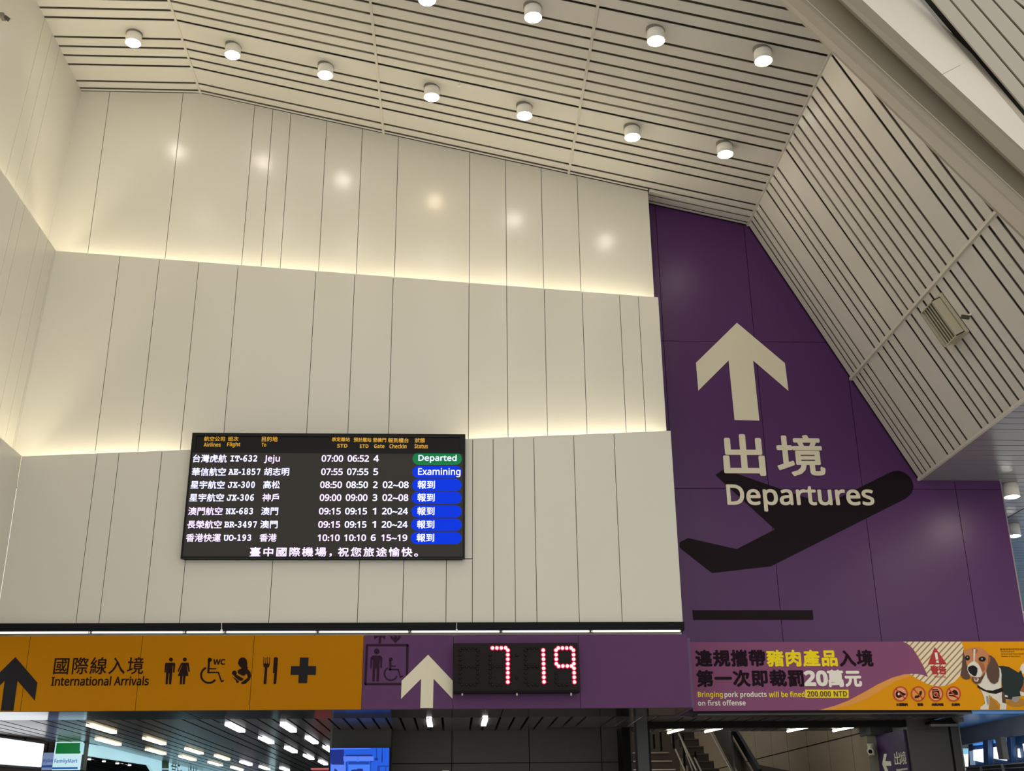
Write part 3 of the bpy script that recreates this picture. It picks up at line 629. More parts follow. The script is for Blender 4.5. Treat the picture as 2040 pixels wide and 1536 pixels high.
# ------------------------------------------------------------------ surface mounted downlights
def lmat(n, c, s): return mat(n, (255, 250, 240), .4, emit=s, ecol=c)
LN = {'g': lmat('bright lamp lens', (255, 236, 216), 250), 'w': lmat('neutral lamp lens', (255, 246, 228), 60), 'y': lmat('warm lamp lens', (255, 232, 190), 60), 'p': lmat('pinkish lamp lens', (255, 238, 232), 60)}
NB = Vector((-SL, 0, 1)).normalized()
def downlight(p, tint, label, group, r=.115, h=.17, ztop=None):
    zt_ = zceil(p.x) if ztop is None else ztop
    o = tag(empty('downlight', (p.x, p.y, zt_)), label, 'ceiling lamp', group)
    b = MB(); n = 24
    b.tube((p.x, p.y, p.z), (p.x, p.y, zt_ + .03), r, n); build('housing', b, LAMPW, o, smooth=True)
    b = MB(); b.tube((p.x, p.y, zt_ - .002 - abs(SL) * r * (ztop is None)), (p.x, p.y, zt_ + .04), r + .006, n); build('ring_shadow', b, mat('ring shadow grey', (120, 114, 104), .5), o)  # grey collar stands in for the shadow ring around the lamp top
    b = MB(); b.tube((p.x, p.y, p.z - .006), (p.x, p.y, p.z - .001), r * .88, n); build('lens', b, LN[tint], o)
    return o
row1 = [(265, 86), (463, 110), (648, 150), (860, 194), (1045, 231), (1260, 274), (1445, 308)]
tints = 'wpwywww'
nm = ['leftmost', 'second from the left', 'third from the left', 'fourth from the left', 'fifth from the left', 'sixth from the left', 'rightmost']
P1 = []
for i, (x, y) in enumerate(row1):
    if i == 0: p = WZ(x, y, ZB - .17)
    else: p = WP(x, y, Vector((XB, 0, ZB - .17)), Vector((-SL, 0, 1)))
    P1.append(p); downlight(p, tints[i], 'white cylinder downlight, %s in the long row nearest the back wall' % nm[i], 'downlights in the row nearest the back wall')
row2 = [(851, 1), (1062, 35), (1307, 82), (1521, 122)]
nm2 = ['leftmost one, cut off,', 'second', 'third', 'rightmost']
for i, (x, y) in enumerate(row2):
    p = WP(x, y, Vector((XB, 0, ZB - .17)), Vector((-SL, 0, 1)))
    downlight(p, 'wpwy'[i], 'white cylinder downlight, %s in the upper row of four' % nm2[i], 'downlights in the upper row')
yr2 = p.y
ords = ['first', 'second', 'third', 'fourth', 'fifth', 'sixth', 'seventh']
for Y, k, rn in ((yr2, 3, 'upper row just outside the photo top'), (9.7, 7, 'first row above the camera'), (7.8, 7, 'second row above the camera')):
    for i in range(k):
        q = P1[i]; downlight(Vector((q.x, Y, zceil(q.x) - .17)), 'w', 'white cylinder downlight, %s from the left in the %s' % (ords[i], rn), 'downlights outside the photo')
for i, (x, y) in enumerate(((2016, 990), (2020, 1068))):
    p = WZ(x, y, ZD - .20)
    downlight(p, 'w', ['white cylinder downlight beside the top right corner of the purple wall', 'lower white cylinder downlight at the right edge beyond the purple wall'][i], 'downlights beyond the purple wall', r=.115, ztop=ZD)
for (x, y), wn_ in (((8.05, 14.14), 'nearest the purple wall'), ((8.05, 12.1), 'in the middle'), ((8.05, 10.1), 'farthest from the purple wall')):
    downlight(Vector((x, y, ZD - .2)), 'g', 'cylinder downlight on the low grey ceiling beside the photo, ' + wn_, 'downlights on the low ceiling at right', ztop=ZD)

# sprinkler on the ceiling and wall sensor at the left edge
p = WP(915, 166, Vector((XB, 0, ZB)), Vector((-SL, 0, 1)))
o = tag(empty('sprinkler', p), 'tiny sprinkler head on the slatted ceiling between two lamps', 'sprinkler')
one('stem', 'tube', (p + Vector((0, 0, .04)), p - Vector((0, 0, .05)), .008, 8), LAMPW, o); one('deflector', 'tube', (p - Vector((0, 0, .045)), p - Vector((0, 0, .052)), .022, 10), LAMPW, o)
p = WX(2, 33, -6.07)
o = tag(empty('wall_sensor', p), 'small grey sensor on the left white wall at the photo edge', 'sensor')
b = MB(); b.box((p.x, p.y - .05, p.z - .03), (p.x + .05, p.y + .05, p.z + .03)); build('bracket', b, mat('sensor grey', (120, 112, 100), .5), o)
one('eye', 'tube', (p + Vector((.05, 0, 0)), p + Vector((.10, .03, -.03)), .028, 12), mat('sensor dark', (60, 56, 50), .4), o)

# ------------------------------------------------------------------ louvred box fixture on the sloped ceiling
n2 = Vector((-(ZD - ZC1) / (XD - XC), 0, 1)).normalized(); d2 = Vector((XD - XC, 0, ZD - ZC1)).normalized(); PC = Vector((XC, 0, ZC1))
c0 = WP(1893, 553 + 40, PC, n2); corners = [WP(x, y, PC, n2) for x, y in ((1893, 589), (1929, 637), (1887, 674), (1852, 640))]
cen = sum(corners, Vector()) / 4
vx = ZFL = tag(empty('louvred_vent', cen), 'cream louvred box vent standing proud of the sloped slatted ceiling', 'vent')
VM = mat('vent cream', (192, 184, 164), .45); VD = mat('vent dark', (58, 52, 46), .8)
LA, LB = .30, .215           # half sizes along the slats and along Y
def vpt(a, b_, h_): return cen + d2 * a + Vector((0, b_, 0)) - n2 * h_
def vquad(name, P, th, m): b = MB(); b.prism(P, th, 0); return build(name, b, m, vx)
vquad('base_flange', [vpt(-LA, -LB, .0), vpt(LA, -LB, 0), vpt(LA, LB, 0), vpt(-LA, LB, 0)], -n2 * .035, VM)
LA -= .03; LB -= .03
for (a0, a1, b0, b1) in ((-LA, LA, -LB, -LB + .012), (-LA, LA, LB - .012, LB), (-LA, -LA + .012, -LB, LB), (LA - .012, LA, -LB, LB)):
    vquad('side_panel', [vpt(a0, b0, .035), vpt(a1, b0, .035), vpt(a1, b1, .035), vpt(a0, b1, .035)], -n2 * .13, VM)
vquad('inner_back', [vpt(-LA, -LB, .036), vpt(LA, -LB, .036), vpt(LA, LB, .036), vpt(-LA, LB, .036)], -n2 * .006, VD)
for k in range(5):
    bb = -LB + (k + .8) * 2 * LB / 6
    vquad('louvre', [vpt(-LA + .012, bb, .05), vpt(LA - .012, bb, .05), vpt(LA - .012, bb + .004, .14), vpt(-LA + .012, bb + .004, .14)], Vector((0, .006, 0)), mat('louvre shade', (112, 106, 88), .6))  # blade colour darkened to imitate the shade between louvres
    vquad('louvre_lit_edge', [vpt(-LA + .012, bb, .141), vpt(LA - .012, bb, .141), vpt(LA - .012, bb, .150), vpt(-LA + .012, bb, .150)], Vector((0, .012, 0)), VM)  # cream strip imitates the lit front edge of the blade
p = WP(1934, 626, PC, n2)
o = tag(empty('ceiling_camera', p), 'tiny bracketed camera beside the cream louvred vent', 'camera')
one('bracket', 'tube', (p + n2 * .03, p - n2 * .07, .014, 8), LAMPW, o); one('camera_body', 'tube', (p - n2 * .07 - Vector((.06, 0, 0)), p - n2 * .08 + Vector((.04, 0, -.01)), .028, 12), mat('dark grey lens', (70, 64, 58), .4), o)

# ------------------------------------------------------------------ big roof girder crossing the upper right
def CD(x, y, z): # point on the pixel ray at distance z in front of the camera
    r = ray(x, y); return r * z
BM1 = mat('girder paint light', (178, 168, 152), .5, noise=.02); BM2 = mat('girder web shade', (150, 140, 122), .55); BM3 = mat('girder half shade', (166, 156, 142), .5); FAS = mat('fascia board', (226, 217, 205), .45, noise=.02, nscale=.5)  # girder tones: darker web and edge colours carry painted shade
gd = tag(empty('roof_girder', CD(1800, 200, 12)), 'broad beige steel girder running diagonally across the top right corner', 'girder')
def xtnd(a, b_, za, zb__, t0=-.25, t1=.25):
    A, B_ = CD(*a, za), CD(*b_, zb__); D = B_ - A; return A + D * t0, B_ + D * t1
L1 = xtnd((1556, 0), (2040, 472), 12.2, 12.2); L2 = xtnd((1590, 0), (2040, 424), 12.1, 12.1); L3 = xtnd((1608, 0), (2040, 396), 12.05, 12.05)
L3b = xtnd((1609, 0), (2040, 395), 12.22, 12.22)
L4 = xtnd((1676, 0), (2040, 346), 12.0, 12.0); L4b = xtnd((1675, 0), (2040, 347), 12.22, 12.22); L5 = xtnd((1718, 0), (2040, 299), 11.9, 11.9)
pn = (L5[1] - L5[0]).cross(CD(1936, 123, 12.6) - L5[0]).normalized()
def onf(x, y): return WP(x, y, L5[0], pn)
A_, B__ = onf(1832, 0), onf(2040, 246); L6 = (A_ + (A_ - B__) * .25, B__ + (B__ - A_) * .25)
A_, B__ = onf(1846, 0), onf(2040, 231); L7 = (A_ + (A_ - B__) * .25, B__ + (B__ - A_) * .25)
fw = Vector(M[2])
def strip(name, A, B_, m, par, th=.05):
    b = MB(); b.prism([A[0], A[1], B_[1], B_[0]], fw * th); return build(name, b, m, par)
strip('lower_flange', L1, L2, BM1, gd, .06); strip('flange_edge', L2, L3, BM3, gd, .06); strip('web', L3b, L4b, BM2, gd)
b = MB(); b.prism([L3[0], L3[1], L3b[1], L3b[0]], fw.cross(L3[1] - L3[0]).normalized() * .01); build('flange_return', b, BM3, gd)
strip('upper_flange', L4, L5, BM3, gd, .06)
fa = tag(empty('fascia_board', CD(1850, 100, 11.5)), 'smooth pale fascia boards between the girder and the corner slats', 'fascia')
def lerp2(A, B_, t): return A + (B_ - A) * t
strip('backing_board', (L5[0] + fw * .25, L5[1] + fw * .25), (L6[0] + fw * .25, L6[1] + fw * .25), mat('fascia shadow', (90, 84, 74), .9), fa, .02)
for t0, t1 in ((0, .4962), (.4974, 1.0)):
    A = (lerp2(L5[0], L5[1], t0), lerp2(L5[0], L5[1], t1)); B_ = (lerp2(L6[0], L6[1], t0), lerp2(L6[0], L6[1], t1))
    strip('board', A, B_, FAS, fa, .03)
strip('edge_bead', L6, L7, mat('edge bead', (176, 166, 152), .5), fa, .03)
cz = struct(empty('ceiling_corner', CD(1990, 60, 11.3)))
base = [((1850 + 42.5 * k), (226 - 52 * k)) for k in range(12)]
for k in range(11):
    x0, y0 = base[k][0] + (9 if k == 0 else 4), base[k][1] - (12 if k == 0 else 6); x1, y1 = base[k + 1]
    A = xtnd((x0, 0), (2040, y0), 12.5, 12.5); B_ = xtnd((x1 - 1.5, 0), (2040, y1 + 1), 12.5, 12.5)
    b = MB(); b.prism([A[0], A[1], B_[1], B_[0]], fw * .035); build('slat', b, mat('corner slat shaded enamel', (184, 176, 164), .35), cz)  # slat colour darkened to stand in for shading on a sloping ceiling
A = xtnd((1846, 0), (2040, 231), 12.75, 12.75); B_ = xtnd((2310, 0), (2040, -340), 12.75, 12.75)
b = MB(); b.prism([A[0], A[1], B_[1], B_[0]], fw * .04); build('ceiling_backing', b, mat('corner void', (30, 26, 22), .9), cz)

# ------------------------------------------------------------------ lower corridor: soffit, slatted ceiling
SOFM = mat('polished dark soffit', (120, 116, 118), .10, metal=.9)
sof = struct(empty('ceiling_soffit', (0, 15.6, ZC)))
for a, b_ in ((-9, -3.4), (-3.39, .62), (.63, XR + .02)):
    one('soffit_panel', 'box', ((a, YS + .08, ZC), (b_, 16.22, ZC + .02)), SOFM, sof)
one('soffit_panel', 'box', ((XR + .31, YP, ZC), (7.15, 16.5, ZC + .02)), mat('dark soffit', (44, 42, 40), .3), sof)
lowc = struct(empty('ceiling_corridor', (-3, 22, ZC)))
LSL = mat('dark grey metal slat', (134, 130, 128), .24, metal=.6); LBK = mat('black void', (10, 9, 9), .9)
gx = [WZ(x, 1429.5, ZC).x for x in (599, 626, 652, 682, 711, 741, 768, 796, 825, 853, 881, 940, 967, 997, 1025, 1052, 1081, 1110, 1139, 1166, 1222, 1250, 1279, 1308, 1362, 1390, 1418, 1446, 1474, 1502, 1530, 1558, 1586, 1614, 1642, 1670, 1700, 1760, 1790, 1820, 1850, 1880)]
L = [gx[0]]; i = 0
while L[-1] > -22: L.append(L[-1] - (.40 if i % 9 == 8 else .20)); i += 1
LX = list(reversed(L[1:])) + gx
for a, b_ in zip(LX[:-1], LX[1:]):
    y1 = 18.5 if a > W(780, 1458, 18.4).x else 44
    if a > 2.6: y1 = 17.05
    elif a > 1.3: y1 = 17.9
    y0 = 16.23 if a < 3.0 else 16.5
    one('slat', 'box', ((a + .017, y0, ZC), (b_ - .017, y1, ZC + .03)), LSL, lowc)
one('ceiling_backing', 'box', ((-23, 16.2, ZC + .10), (2.2, 44, ZC + .15)), LBK, lowc); one('ceiling_backing', 'box', ((2.2, 16.2, ZC + .10), (8, 17.3, ZC + .15)), LBK, lowc)
def ledstrip(x, y, L_, label, group, z=ZC - .012, w=.07, m=None):
    p = WZ(x, y, z)
    o = tag(empty('linear_light', p), label, 'linear light', group)
    one('housing', 'box', ((p.x - w / 2 - .012, p.y - L_ / 2 - .03, z + .012), (p.x + w / 2 + .012, p.y + L_ / 2 + .03, z + .035)), BLACK, o)
    one('diffuser', 'box', ((p.x - w / 2, p.y - L_ / 2, z - .012), (p.x + w / 2, p.y + L_ / 2, z + .012)), m or LED1, o)
LED1 = mat('linear diffuser cool', (255, 255, 255), .4, emit=7, ecol=(250, 250, 255)); LED2 = mat('linear diffuser warm', (255, 250, 230), .4, emit=4, ecol=(255, 236, 196))
ledstrip(856, 1440.5, 1.0, 'small linear ceiling light below the white arrow', 'corridor ceiling lights')
ledstrip(965, 1438.5, 1.0, 'small linear ceiling light below the digit clock', 'corridor ceiling lights')
names = 'linear ceiling light over the shops, %s'
for i, (x, y, k) in enumerate([(574.7, 1450.8, 0), (621, 1475.6, 0), (654, 1492.6, 0), (643.6, 1520, 0), (615, 1508.8, 0), (579.7, 1494.8, 0), (530.7, 1475.6, 0), (468.6, 1450.8, 0), (442.7, 1510, 1), (387, 1497, 1), (373.8, 1511, 1), (310.6, 1498, 1), (308, 1477, 1), (216, 1478.5, 1), (203, 1452.5, 1), (429, 1522, 1), (490, 1521, 0), (472, 1531.6, 1), (527, 1530.5, 0), (567, 1533, 0)]):
    lab = ['nearest one right of the amber sign centre', 'second of the diagonal run toward the screen', 'half hidden by the blue screen', 'lowest beside the blue screen', 'second lowest beside the blue screen', 'middle of the diagonal run', 'left of the middle run', 'large white one left of centre', 'warm one left of the pillar sign', 'warm one between shop fascia and centre', 'warm lower one above the shop fascia', 'warm one just above the green square', 'warm one over the green square', 'long warm one above the pale shop fascia', 'warm one nearest the amber sign at left', 'small far one over the shop fascia', 'far one over the lilac lit area', 'smallest warm one at the bottom edge', 'far one beside the narrow lit pillar', 'lowest far one right of the narrow pillar'][i]
    ledstrip(x, y, 1.25 if k else 1.15, names % lab, 'linear lights over the shops', m=LED2 if k else LED1, w=.09)

# ------------------------------------------------------------------ back wall of the corridor, pillar with screen
TIL = mat('dark stone tile', (66, 62, 58), .55, noise=.15, nscale=25)
wc = struct(empty('wall_corridor', (1, 18.4, 0)))
xt = [W(780, 1480, 18.4).x, W(900.3, 1480, 18.4).x, W(1054, 1480, 18.4).x, W(1197.5, 1480, 18.4).x, W(1260, 1480, 18.4).x]
zt_ = [ZC + .1, W(1000, 1520, 18.4).z, W(1000, 1520, 18.4).z - .62, W(1000, 1520, 18.4).z - 1.24, -1.6]
for a, b_ in zip(xt[:-1], xt[1:]):
    for c1, c2 in zip(zt_[:-1], zt_[1:]): one('tile', 'box', ((a + .006, 18.4, c2 + .006), (b_ - .006, 18.43, c1 - .006)), TIL, wc)
one('tile_backing', 'box', ((xt[0], 18.43, -1.6), (xt[-1], 18.5, ZC + .1)), LBK, wc)
p = W(1180, 1536, 18.38); o = tag(empty('wall_plate', p), 'pale top edge of a small plate on the dark tile wall', 'plate'); one('plate', 'box', ((W(881, 1535, 18.38).x, 18.37, p.z - .3), (W(895, 1535, 18.38).x, 18.398, W(890, 1534.5, 18.38).z)), mat('plate grey', (190, 186, 180), .5), o)
Yc = 18.0
pil = tag(empty('pillar', (W(720, 1480, Yc).x, Yc, -1.6)), 'dark grey square pillar behind the blue screen', 'pillar')
xa, xb = W(662, 1480, Yc).x, W(779, 1480, Yc).x
one('shaft', 'box', ((xa, Yc, -1.6), (xb, Yc + .9, ZC)), mat('pillar grey', (58, 58, 56), .5), pil)
one('corner_trim', 'box', ((xa - .035, Yc - .005, -1.6), (xa - .002, Yc + .9, ZC)), mat('pillar trim', (92, 92, 84), .4, .4), pil)
Yv = 17.8
tv = tag(empty('screen', W(717, 1536, Yv)), 'black framed wall screen showing a blue tinted kitchen hood picture', 'screen')
q0, q1 = W(657.5, 1489.5, Yv), W(778.5, 1488.5, Yv); hgt = .62
b = MB(); b.box((q0.x, Yv, q0.z - hgt), (q1.x, Yv + .06, q0.z)); build('frame', b, mat('black', (9, 9, 10), .5, spec=.12), tv)
one('wall_mount', 'box', ((q0.x + .3, Yv + .06, q0.z - .45), (q1.x - .3, Yc - .001, q0.z - .2)), BLACK, tv)
mp = Z_(640, 1440, 12.75)
def em(n, c, s=.95): return mat(n, tuple(v * .3 for v in c), .5, emit=s, ecol=c)
TB = [em('screen blue', (22, 92, 226)), em('screen navy', (10, 38, 128)), em('screen light blue', (88, 130, 250)), em('screen pale blue', (66, 128, 252)), em('screen deep blue', (8, 62, 170))]
d = Dec(Yv - .001, mp)
d.poly([(235, 640), (1730, 635), (1722, 1330), (225, 1330)], 0)
d.poly([(235, 670), (575, 670), (580, 1060), (300, 1065), (235, 1020)], 1, 1)
d.poly([(235, 650), (1250, 645), (1250, 655), (235, 685)], 2, 1)
d.poly([(245, 1060), (580, 1070), (600, 1330), (245, 1330)], 2, 1)
d.poly([(640, 810), (1280, 805), (1330, 850), (595, 850)], 1, 1)
d.poly([(560, 850), (1330, 850), (1325, 970), (565, 970)], 2, 1)
d.poly([(900, 850), (960, 850), (960, 990), (900, 990)], 3, 1)
d.poly([(700, 985), (1215, 985), (1210, 1060), (700, 1060)], 4, 1)
d.poly([(690, 1060), (1250, 1060), (1250, 1330), (690, 1330)], 3, 1)
d.poly([(580, 970), (650, 970), (645, 1330), (590, 1330)], 2, 1); d.poly([(620, 985), (655, 985), (650, 1330), (625, 1330)], 4, 1)
d.poly([(1240, 970), (1325, 970), (1270, 1010), (1255, 1330), (1235, 1330)], 4, 1)
d.poly([(1395, 650), (1412, 650), (1412, 890), (1395, 890)], 1, 1); d.poly([(1360, 890), (1440, 890), (1440, 955), (1360, 955)], 1, 1)
d.poly([(1540, 650), (1552, 650), (1560, 900), (1550, 1010), (1525, 1005)], 1, 1)
d.poly([(1430, 1085), (1720, 1085), (1715, 1120), (1490, 1120), (1480, 1330), (1400, 1330)], 4, 1)
d.poly([(1620, 1120), (1650, 1120), (1650, 1330), (1620, 1330)], 4, 1)
d.poly([(760, 1200), (850, 1180), (900, 1190), (910, 1165), (1050, 1165), (1060, 1200), (1080, 1330), (740, 1330)], 1, 1)
d.poly([(335, 1165), (360, 1165), (410, 1210), (410, 1330), (320, 1330)], 1, 1)
d.done('picture', TB, tv)

# ------------------------------------------------------------------ shops at the far left
Ys = 20.0
PALE = mat('pale blue fascia light', (150, 205, 225), .4, emit=.75, ecol=(176, 226, 240)); 
xs_ = WZ(172, 1481, ZC - .02).x
sh = tag(empty('shop', (xs_, 24, -1.6)), 'pale blue lit shop front running away under the slatted ceiling', 'shop')
def SX(x, y): return WX(x, y, xs_)
b = MB(); P_ = [SX(167, 1480.5), SX(560, 1541), SX(560, 1600), SX(352, 1600), SX(305, 1537), SX(297, 1524), SX(166, 1504)]
b.prism(P_, (-.06, 0, 0)); build('fascia', b, PALE, sh)
b = MB(); P_ = [SX(150, 1502), SX(300, 1526), SX(300, 1700), SX(150, 1700)]; b.prism([p - Vector((1.8, 0, 0)) for p in P_], (-.1, 0, 0)); build('interior_wall', b, mat('shop interior brown', (70, 54, 46), .7, emit=.25), sh)
b = MB(); b.box((xs_ - 3.2, 23.5, ZC - .02 - .32), (xs_ - .07, 40, ZC - .30)); build('shop_ceiling', b, mat('shop ceiling dark', (44, 38, 36), .6), sh)
b = MB(); P_ = [SX(322.5, 1515), SX(335, 1516.5), SX(335, 1531), SX(322.5, 1531)]; b.prism(P_, (.012, 0, 0)); build('green_square', b, mat('dark green print', (20, 84, 52), .5, emit=.15), sh)
b = MB(); P_ = [SX(322.5, 1533), SX(335, 1533), SX(335, 1545), SX(322.5, 1545)]; b.prism(P_, (.012, 0, 0)); build('blue_square', b, mat('blue print', (28, 92, 150), .5, emit=.2), sh)
vs, fs = glyphs('食Food&Mart'); u0, u1 = min(v[0] for v in vs), max(v[0] for v in vs)
A0, A1 = SX(338, 1536), SX(402, 1541); hh = .32; b = MB()
b.add([Vector((xs_ + .02, A0.y + (A1.y - A0.y) * (u - u0) / (u1 - u0), A0.z - .12 + w * .42)) for u, w in vs], fs); build('lettering', b, mat('grey lettering', (84, 110, 116), .5), sh)
SPT = mat('shop spot lens', (255, 250, 240), .4, emit=3)
for i, (x, y) in enumerate([(178, 1514), (194.5, 1513.5), (207, 1518), (222.5, 1518), (233.5, 1522), (248.5, 1521.5), (258, 1525.5), (273, 1525)]):
    p = W(x, y, 24.5 + i * .35)
    o = tag(empty('spotlight', p), 'small round shop spotlight, %s counting from the green shop sign' % ['first', 'second', 'third', 'fourth', 'fifth', 'sixth', 'seventh', 'eighth'][i], 'spotlight', 'spotlights inside the shop')
    one('lens', 'tube', (p, p + Vector((0, 0, .03)), .034, 12), SPT, o); one('can', 'tube', (p + Vector((0, 0, .03)), p + Vector((0, 0, .11)), .04, 12), BLACK, o)
# green and white box sign
gs = tag(empty('shop_sign', W(137, 1505, Ys)), 'green and white lit shop sign reading FamilyMart hanging from the ceiling', 'sign')
mp = Z_(0, 1410, 11.333)
gq = [W(*mp(1245, 775), Ys), W(*mp(1895, 765), Ys), W(*mp(1800, 1408), Ys), W(*mp(1190, 1412), Ys)]
GXa, GXb, GZt, GZb = (gq[0].x + gq[3].x) / 2, (gq[1].x + gq[2].x) / 2, gq[0].z, gq[3].z
one('cabinet', 'box', ((GXa, Ys, GZb), (GXb + .04, Ys + .18, GZt)), mat('sign cabinet grey', (70, 86, 96), .5), gs)
def em2(n, c, s=.85): return mat(n, tuple(v * .5 for v in c), .4, emit=s, ecol=c)
one('face', 'box', ((GXa, Ys - .01, GZb), (GXb, Ys, GZt)), em2('pale sign face', (205, 240, 248)), gs)
H_ = GZt - GZb
one('green_band', 'box', ((GXa + .022, Ys - .014, GZt - .42 * H_), (GXb - .025, Ys - .0101, GZt - .035 * H_)), em2('green sign face', (0, 112, 48)), gs)
one('blue_band', 'box', ((GXa + .0, Ys - .014, GZb + .035 * H_), (GXb - .04, Ys - .0101, GZb + .105 * H_)), em2('blue sign face', (8, 96, 178)), gs)
text('lettering', BOLD('FamilyMart'), (1228, 1150, 1745, 1270), Ys - .015, em2('blue lettering', (30, 110, 190), .7), gs, mp)
for x in (GXa + .12, GXb - .12): one('hanger', 'tube', ((x, Ys + .09, GZt), (x, Ys + .09, ZC), .012, 6), BLACK, gs)
mi = tag(empty('side_sign', W(95, 1515, Ys + .1)), 'dull lilac sign with partly hidden blue letters left of the green shop sign', 'sign')
a, b_ = W(*mp(985, 1015), Ys + .22), W(*mp(1225, 1405), Ys + .22)
one('face', 'box', ((a.x, Ys + .22, b_.z), (GXa + .14, Ys + .27, a.z)), em2('lilac sign face', (140, 160, 205), .6), mi)
one('blue_band', 'box', ((a.x, Ys + .216, b_.z + .04), (GXa + .14, Ys + .2199, b_.z + .075)), em2('blue band', (30, 78, 160), .6), mi)
text('lettering', BOLD('Hylim'), (975, 1150, 1190, 1250), Ys + .215, em2('blue lettering dull', (40, 80, 170), .6), mi, mp)
for x in (a.x + .05, a.x + .16): one('hanger', 'tube', ((x, Ys + .24, a.z), (x, Ys + .24, ZC), .012, 6), BLACK, mi)
# big white light box
wb = tag(empty('light_box', W(40, 1500, 18.6)), 'bright white light box sign at the left edge under the amber sign', 'light box')
b = MB(); Q = [W(*mp(-420, 615), 18.0), W(*mp(1000, 818), 19.4), W(*mp(930, 1340), 19.4), W(*mp(-420, 1235), 18.0)]; 
Q[3].x = Q[0].x; Q[2].x = Q[1].x
b.prism(Q, (-.03, 0, 0)); build('face', b, mat('white light box', (255, 255, 255), .4, emit=1.15, ecol=(242, 248, 255)), wb)
b = MB(); Q2 = [Q[0] + Vector((-.035, -.05, .03)), Q[1] + Vector((-.035, .10, .03)), Q[2] + Vector((-.035, .10, -.03)), Q[3] + Vector((-.035, -.05, -.03))]; b.prism(Q2, (-.2, 0, 0)); build('cabinet', b, mat('dark teal cabinet', (34, 44, 48), .5), wb)
for t_ in (.35, .8):
    q_ = Q[0].lerp(Q[1], t_); one('hanger', 'tube', (q_ + Vector((-.12, 0, .02)), Vector((q_.x - .12, q_.y, ZC)), .02, 6), BLACK, wb)
# dark duct box on the ceiling left
dk = tag(empty('ceiling_bulkhead', (-9, 20, 1.2)), 'dark bulkhead hanging below the ceiling above the white light box', 'bulkhead')
b = MB(); Q = [W(-60, 1430, 22), W(0, 1437, 22), W(100, 1460, 22), W(100, 1478, 22), W(-60, 1500, 22)]; b.prism(Q, (0, .15, 0)); build('box', b, mat('bulkhead dark', (46, 44, 48), .6), dk)
# narrow lit pillar sign, red framed panel, lilac screen wall in the distance
np_ = tag(empty('pillar_sign', W(542, 1525, 30)), 'narrow pale blue lit pillar sign with red cap far in the hall', 'sign')
a, b_ = W(537, 1515, 30), W(545, 1540, 30); one('face', 'box', ((a.x, 30, b_.z - 1), (b_.x, 30.2, a.z)), em2('pale sign face', (205, 240, 248)), np_)
c_ = W(541, 1506, 30); one('cap', 'box', ((a.x, 30, a.z), (b_.x, 30.2, c_.z)), em2('red cap', (150, 30, 40), .6), np_)
rp_ = tag(empty('red_sign', W(640, 1534, 21)), 'red framed sign top beside the blue screen at the bottom edge', 'sign')
a, b_ = W(622, 1532, 21), W(660, 1545, 21); one('board', 'box', ((a.x, 21, b_.z - .4), (b_.x, 21.1, a.z)), em2('red board', (120, 24, 30), .5), rp_)
one('top_edge', 'box', ((a.x - .02, 20.98, a.z - .012), (b_.x, 21, a.z + .014)), em2('pink edge', (214, 110, 110), .7), rp_)
ls = tag(empty('lilac_screen', W(475, 1530, 38)), 'lilac glowing shop front far away below the slatted ceiling', 'shop front')
a, b_ = W(458, 1524, 38), W(510, 1545, 38); a.z = min(a.z, ZC - .05); b = MB()
b.box((a.x, 38, b_.z - 1.5), (b_.x, 38.1, a.z)); build('glass', b, em2('lilac glass', (150, 118, 150), .45), ls)
for k in range(5):
    x = a.x + (b_.x - a.x) * (k + .5) / 5; one('mullion', 'box', ((x - .05, 37.95, b_.z - 1.5), (x + .05, 38, a.z)), em2('pink mullion', (196, 150, 186), .5), ls)
fh = struct(empty('wall_far', (-8, 44, 0))); one('wall_panel', 'box', ((-24, 44, -1.6), (4, 44.2, ZC + .1)), mat('far wall', (84, 88, 96), .6), fh)

# ------------------------------------------------------------------ right: recess, stair lobby
YH = 17.05
c1 = tag(empty('door_frame', (W(1280, 1500, YH).x, YH, -1.6)), 'dark grey door frame left of the stairs', 'frame')
one('recess_jamb', 'box', ((W(1239, 1480, 17.9).x, 17.9, -1.6), (W(1270, 1480, 17.2).x, 18.4, ZC)), mat('black', (9, 9, 10), .5, spec=.12), c1)
one('post', 'box', ((W(1270, 1490, YH).x, YH, -1.6), (W(1292, 1490, YH).x, YH + .25, ZC)), mat('post grey', (58, 60, 64), .45), c1)
one('post_edge', 'box', ((W(1292, 1490, YH).x, YH + .01, -1.6), (W(1296.5, 1490, YH).x, YH + .25, ZC)), BLACK, c1)
hz1, hz2 = W(1500, 1440, YH).z, W(1500, 1449, YH).z
one('header', 'box', ((W(1292, 1445, YH).x, YH, hz2), (W(1806, 1445, YH).x, YH + .2, hz1 + .05)), mat('black', (9, 9, 10), .5, spec=.12), c1)
lob = struct(empty('ceiling_lobby', (4, 18, 1.42)))
ZL_ = hz2 + .07
xl0, xl1 = W(1285, 1450, YH).x, W(1760, 1450, YH).x
YE = ZL_ / ((ray(1500, 1457).z) / ray(1500, 1457).y)
n_ = 22
LOBM = mat('green grey slat', (74, 76, 70), .4)
for k in range(n_):
    a = xl0 + (xl1 - xl0) * k / n_; b_ = xl0 + (xl1 - xl0) * (k + 1) / n_
    one('slat', 'box', ((a + .012, YH + .2, ZL_), (b_ - .012, YE, ZL_ + .03)), LOBM, lob)
one('ceiling_backing', 'box', ((xl0, YH + .2, ZL_ + .06), (xl1 + .4, YE - .02, ZL_ + .1)), LBK, lob)
LED3 = mat('lobby tube', (255, 255, 245), .4, emit=12, ecol=(248, 255, 235))
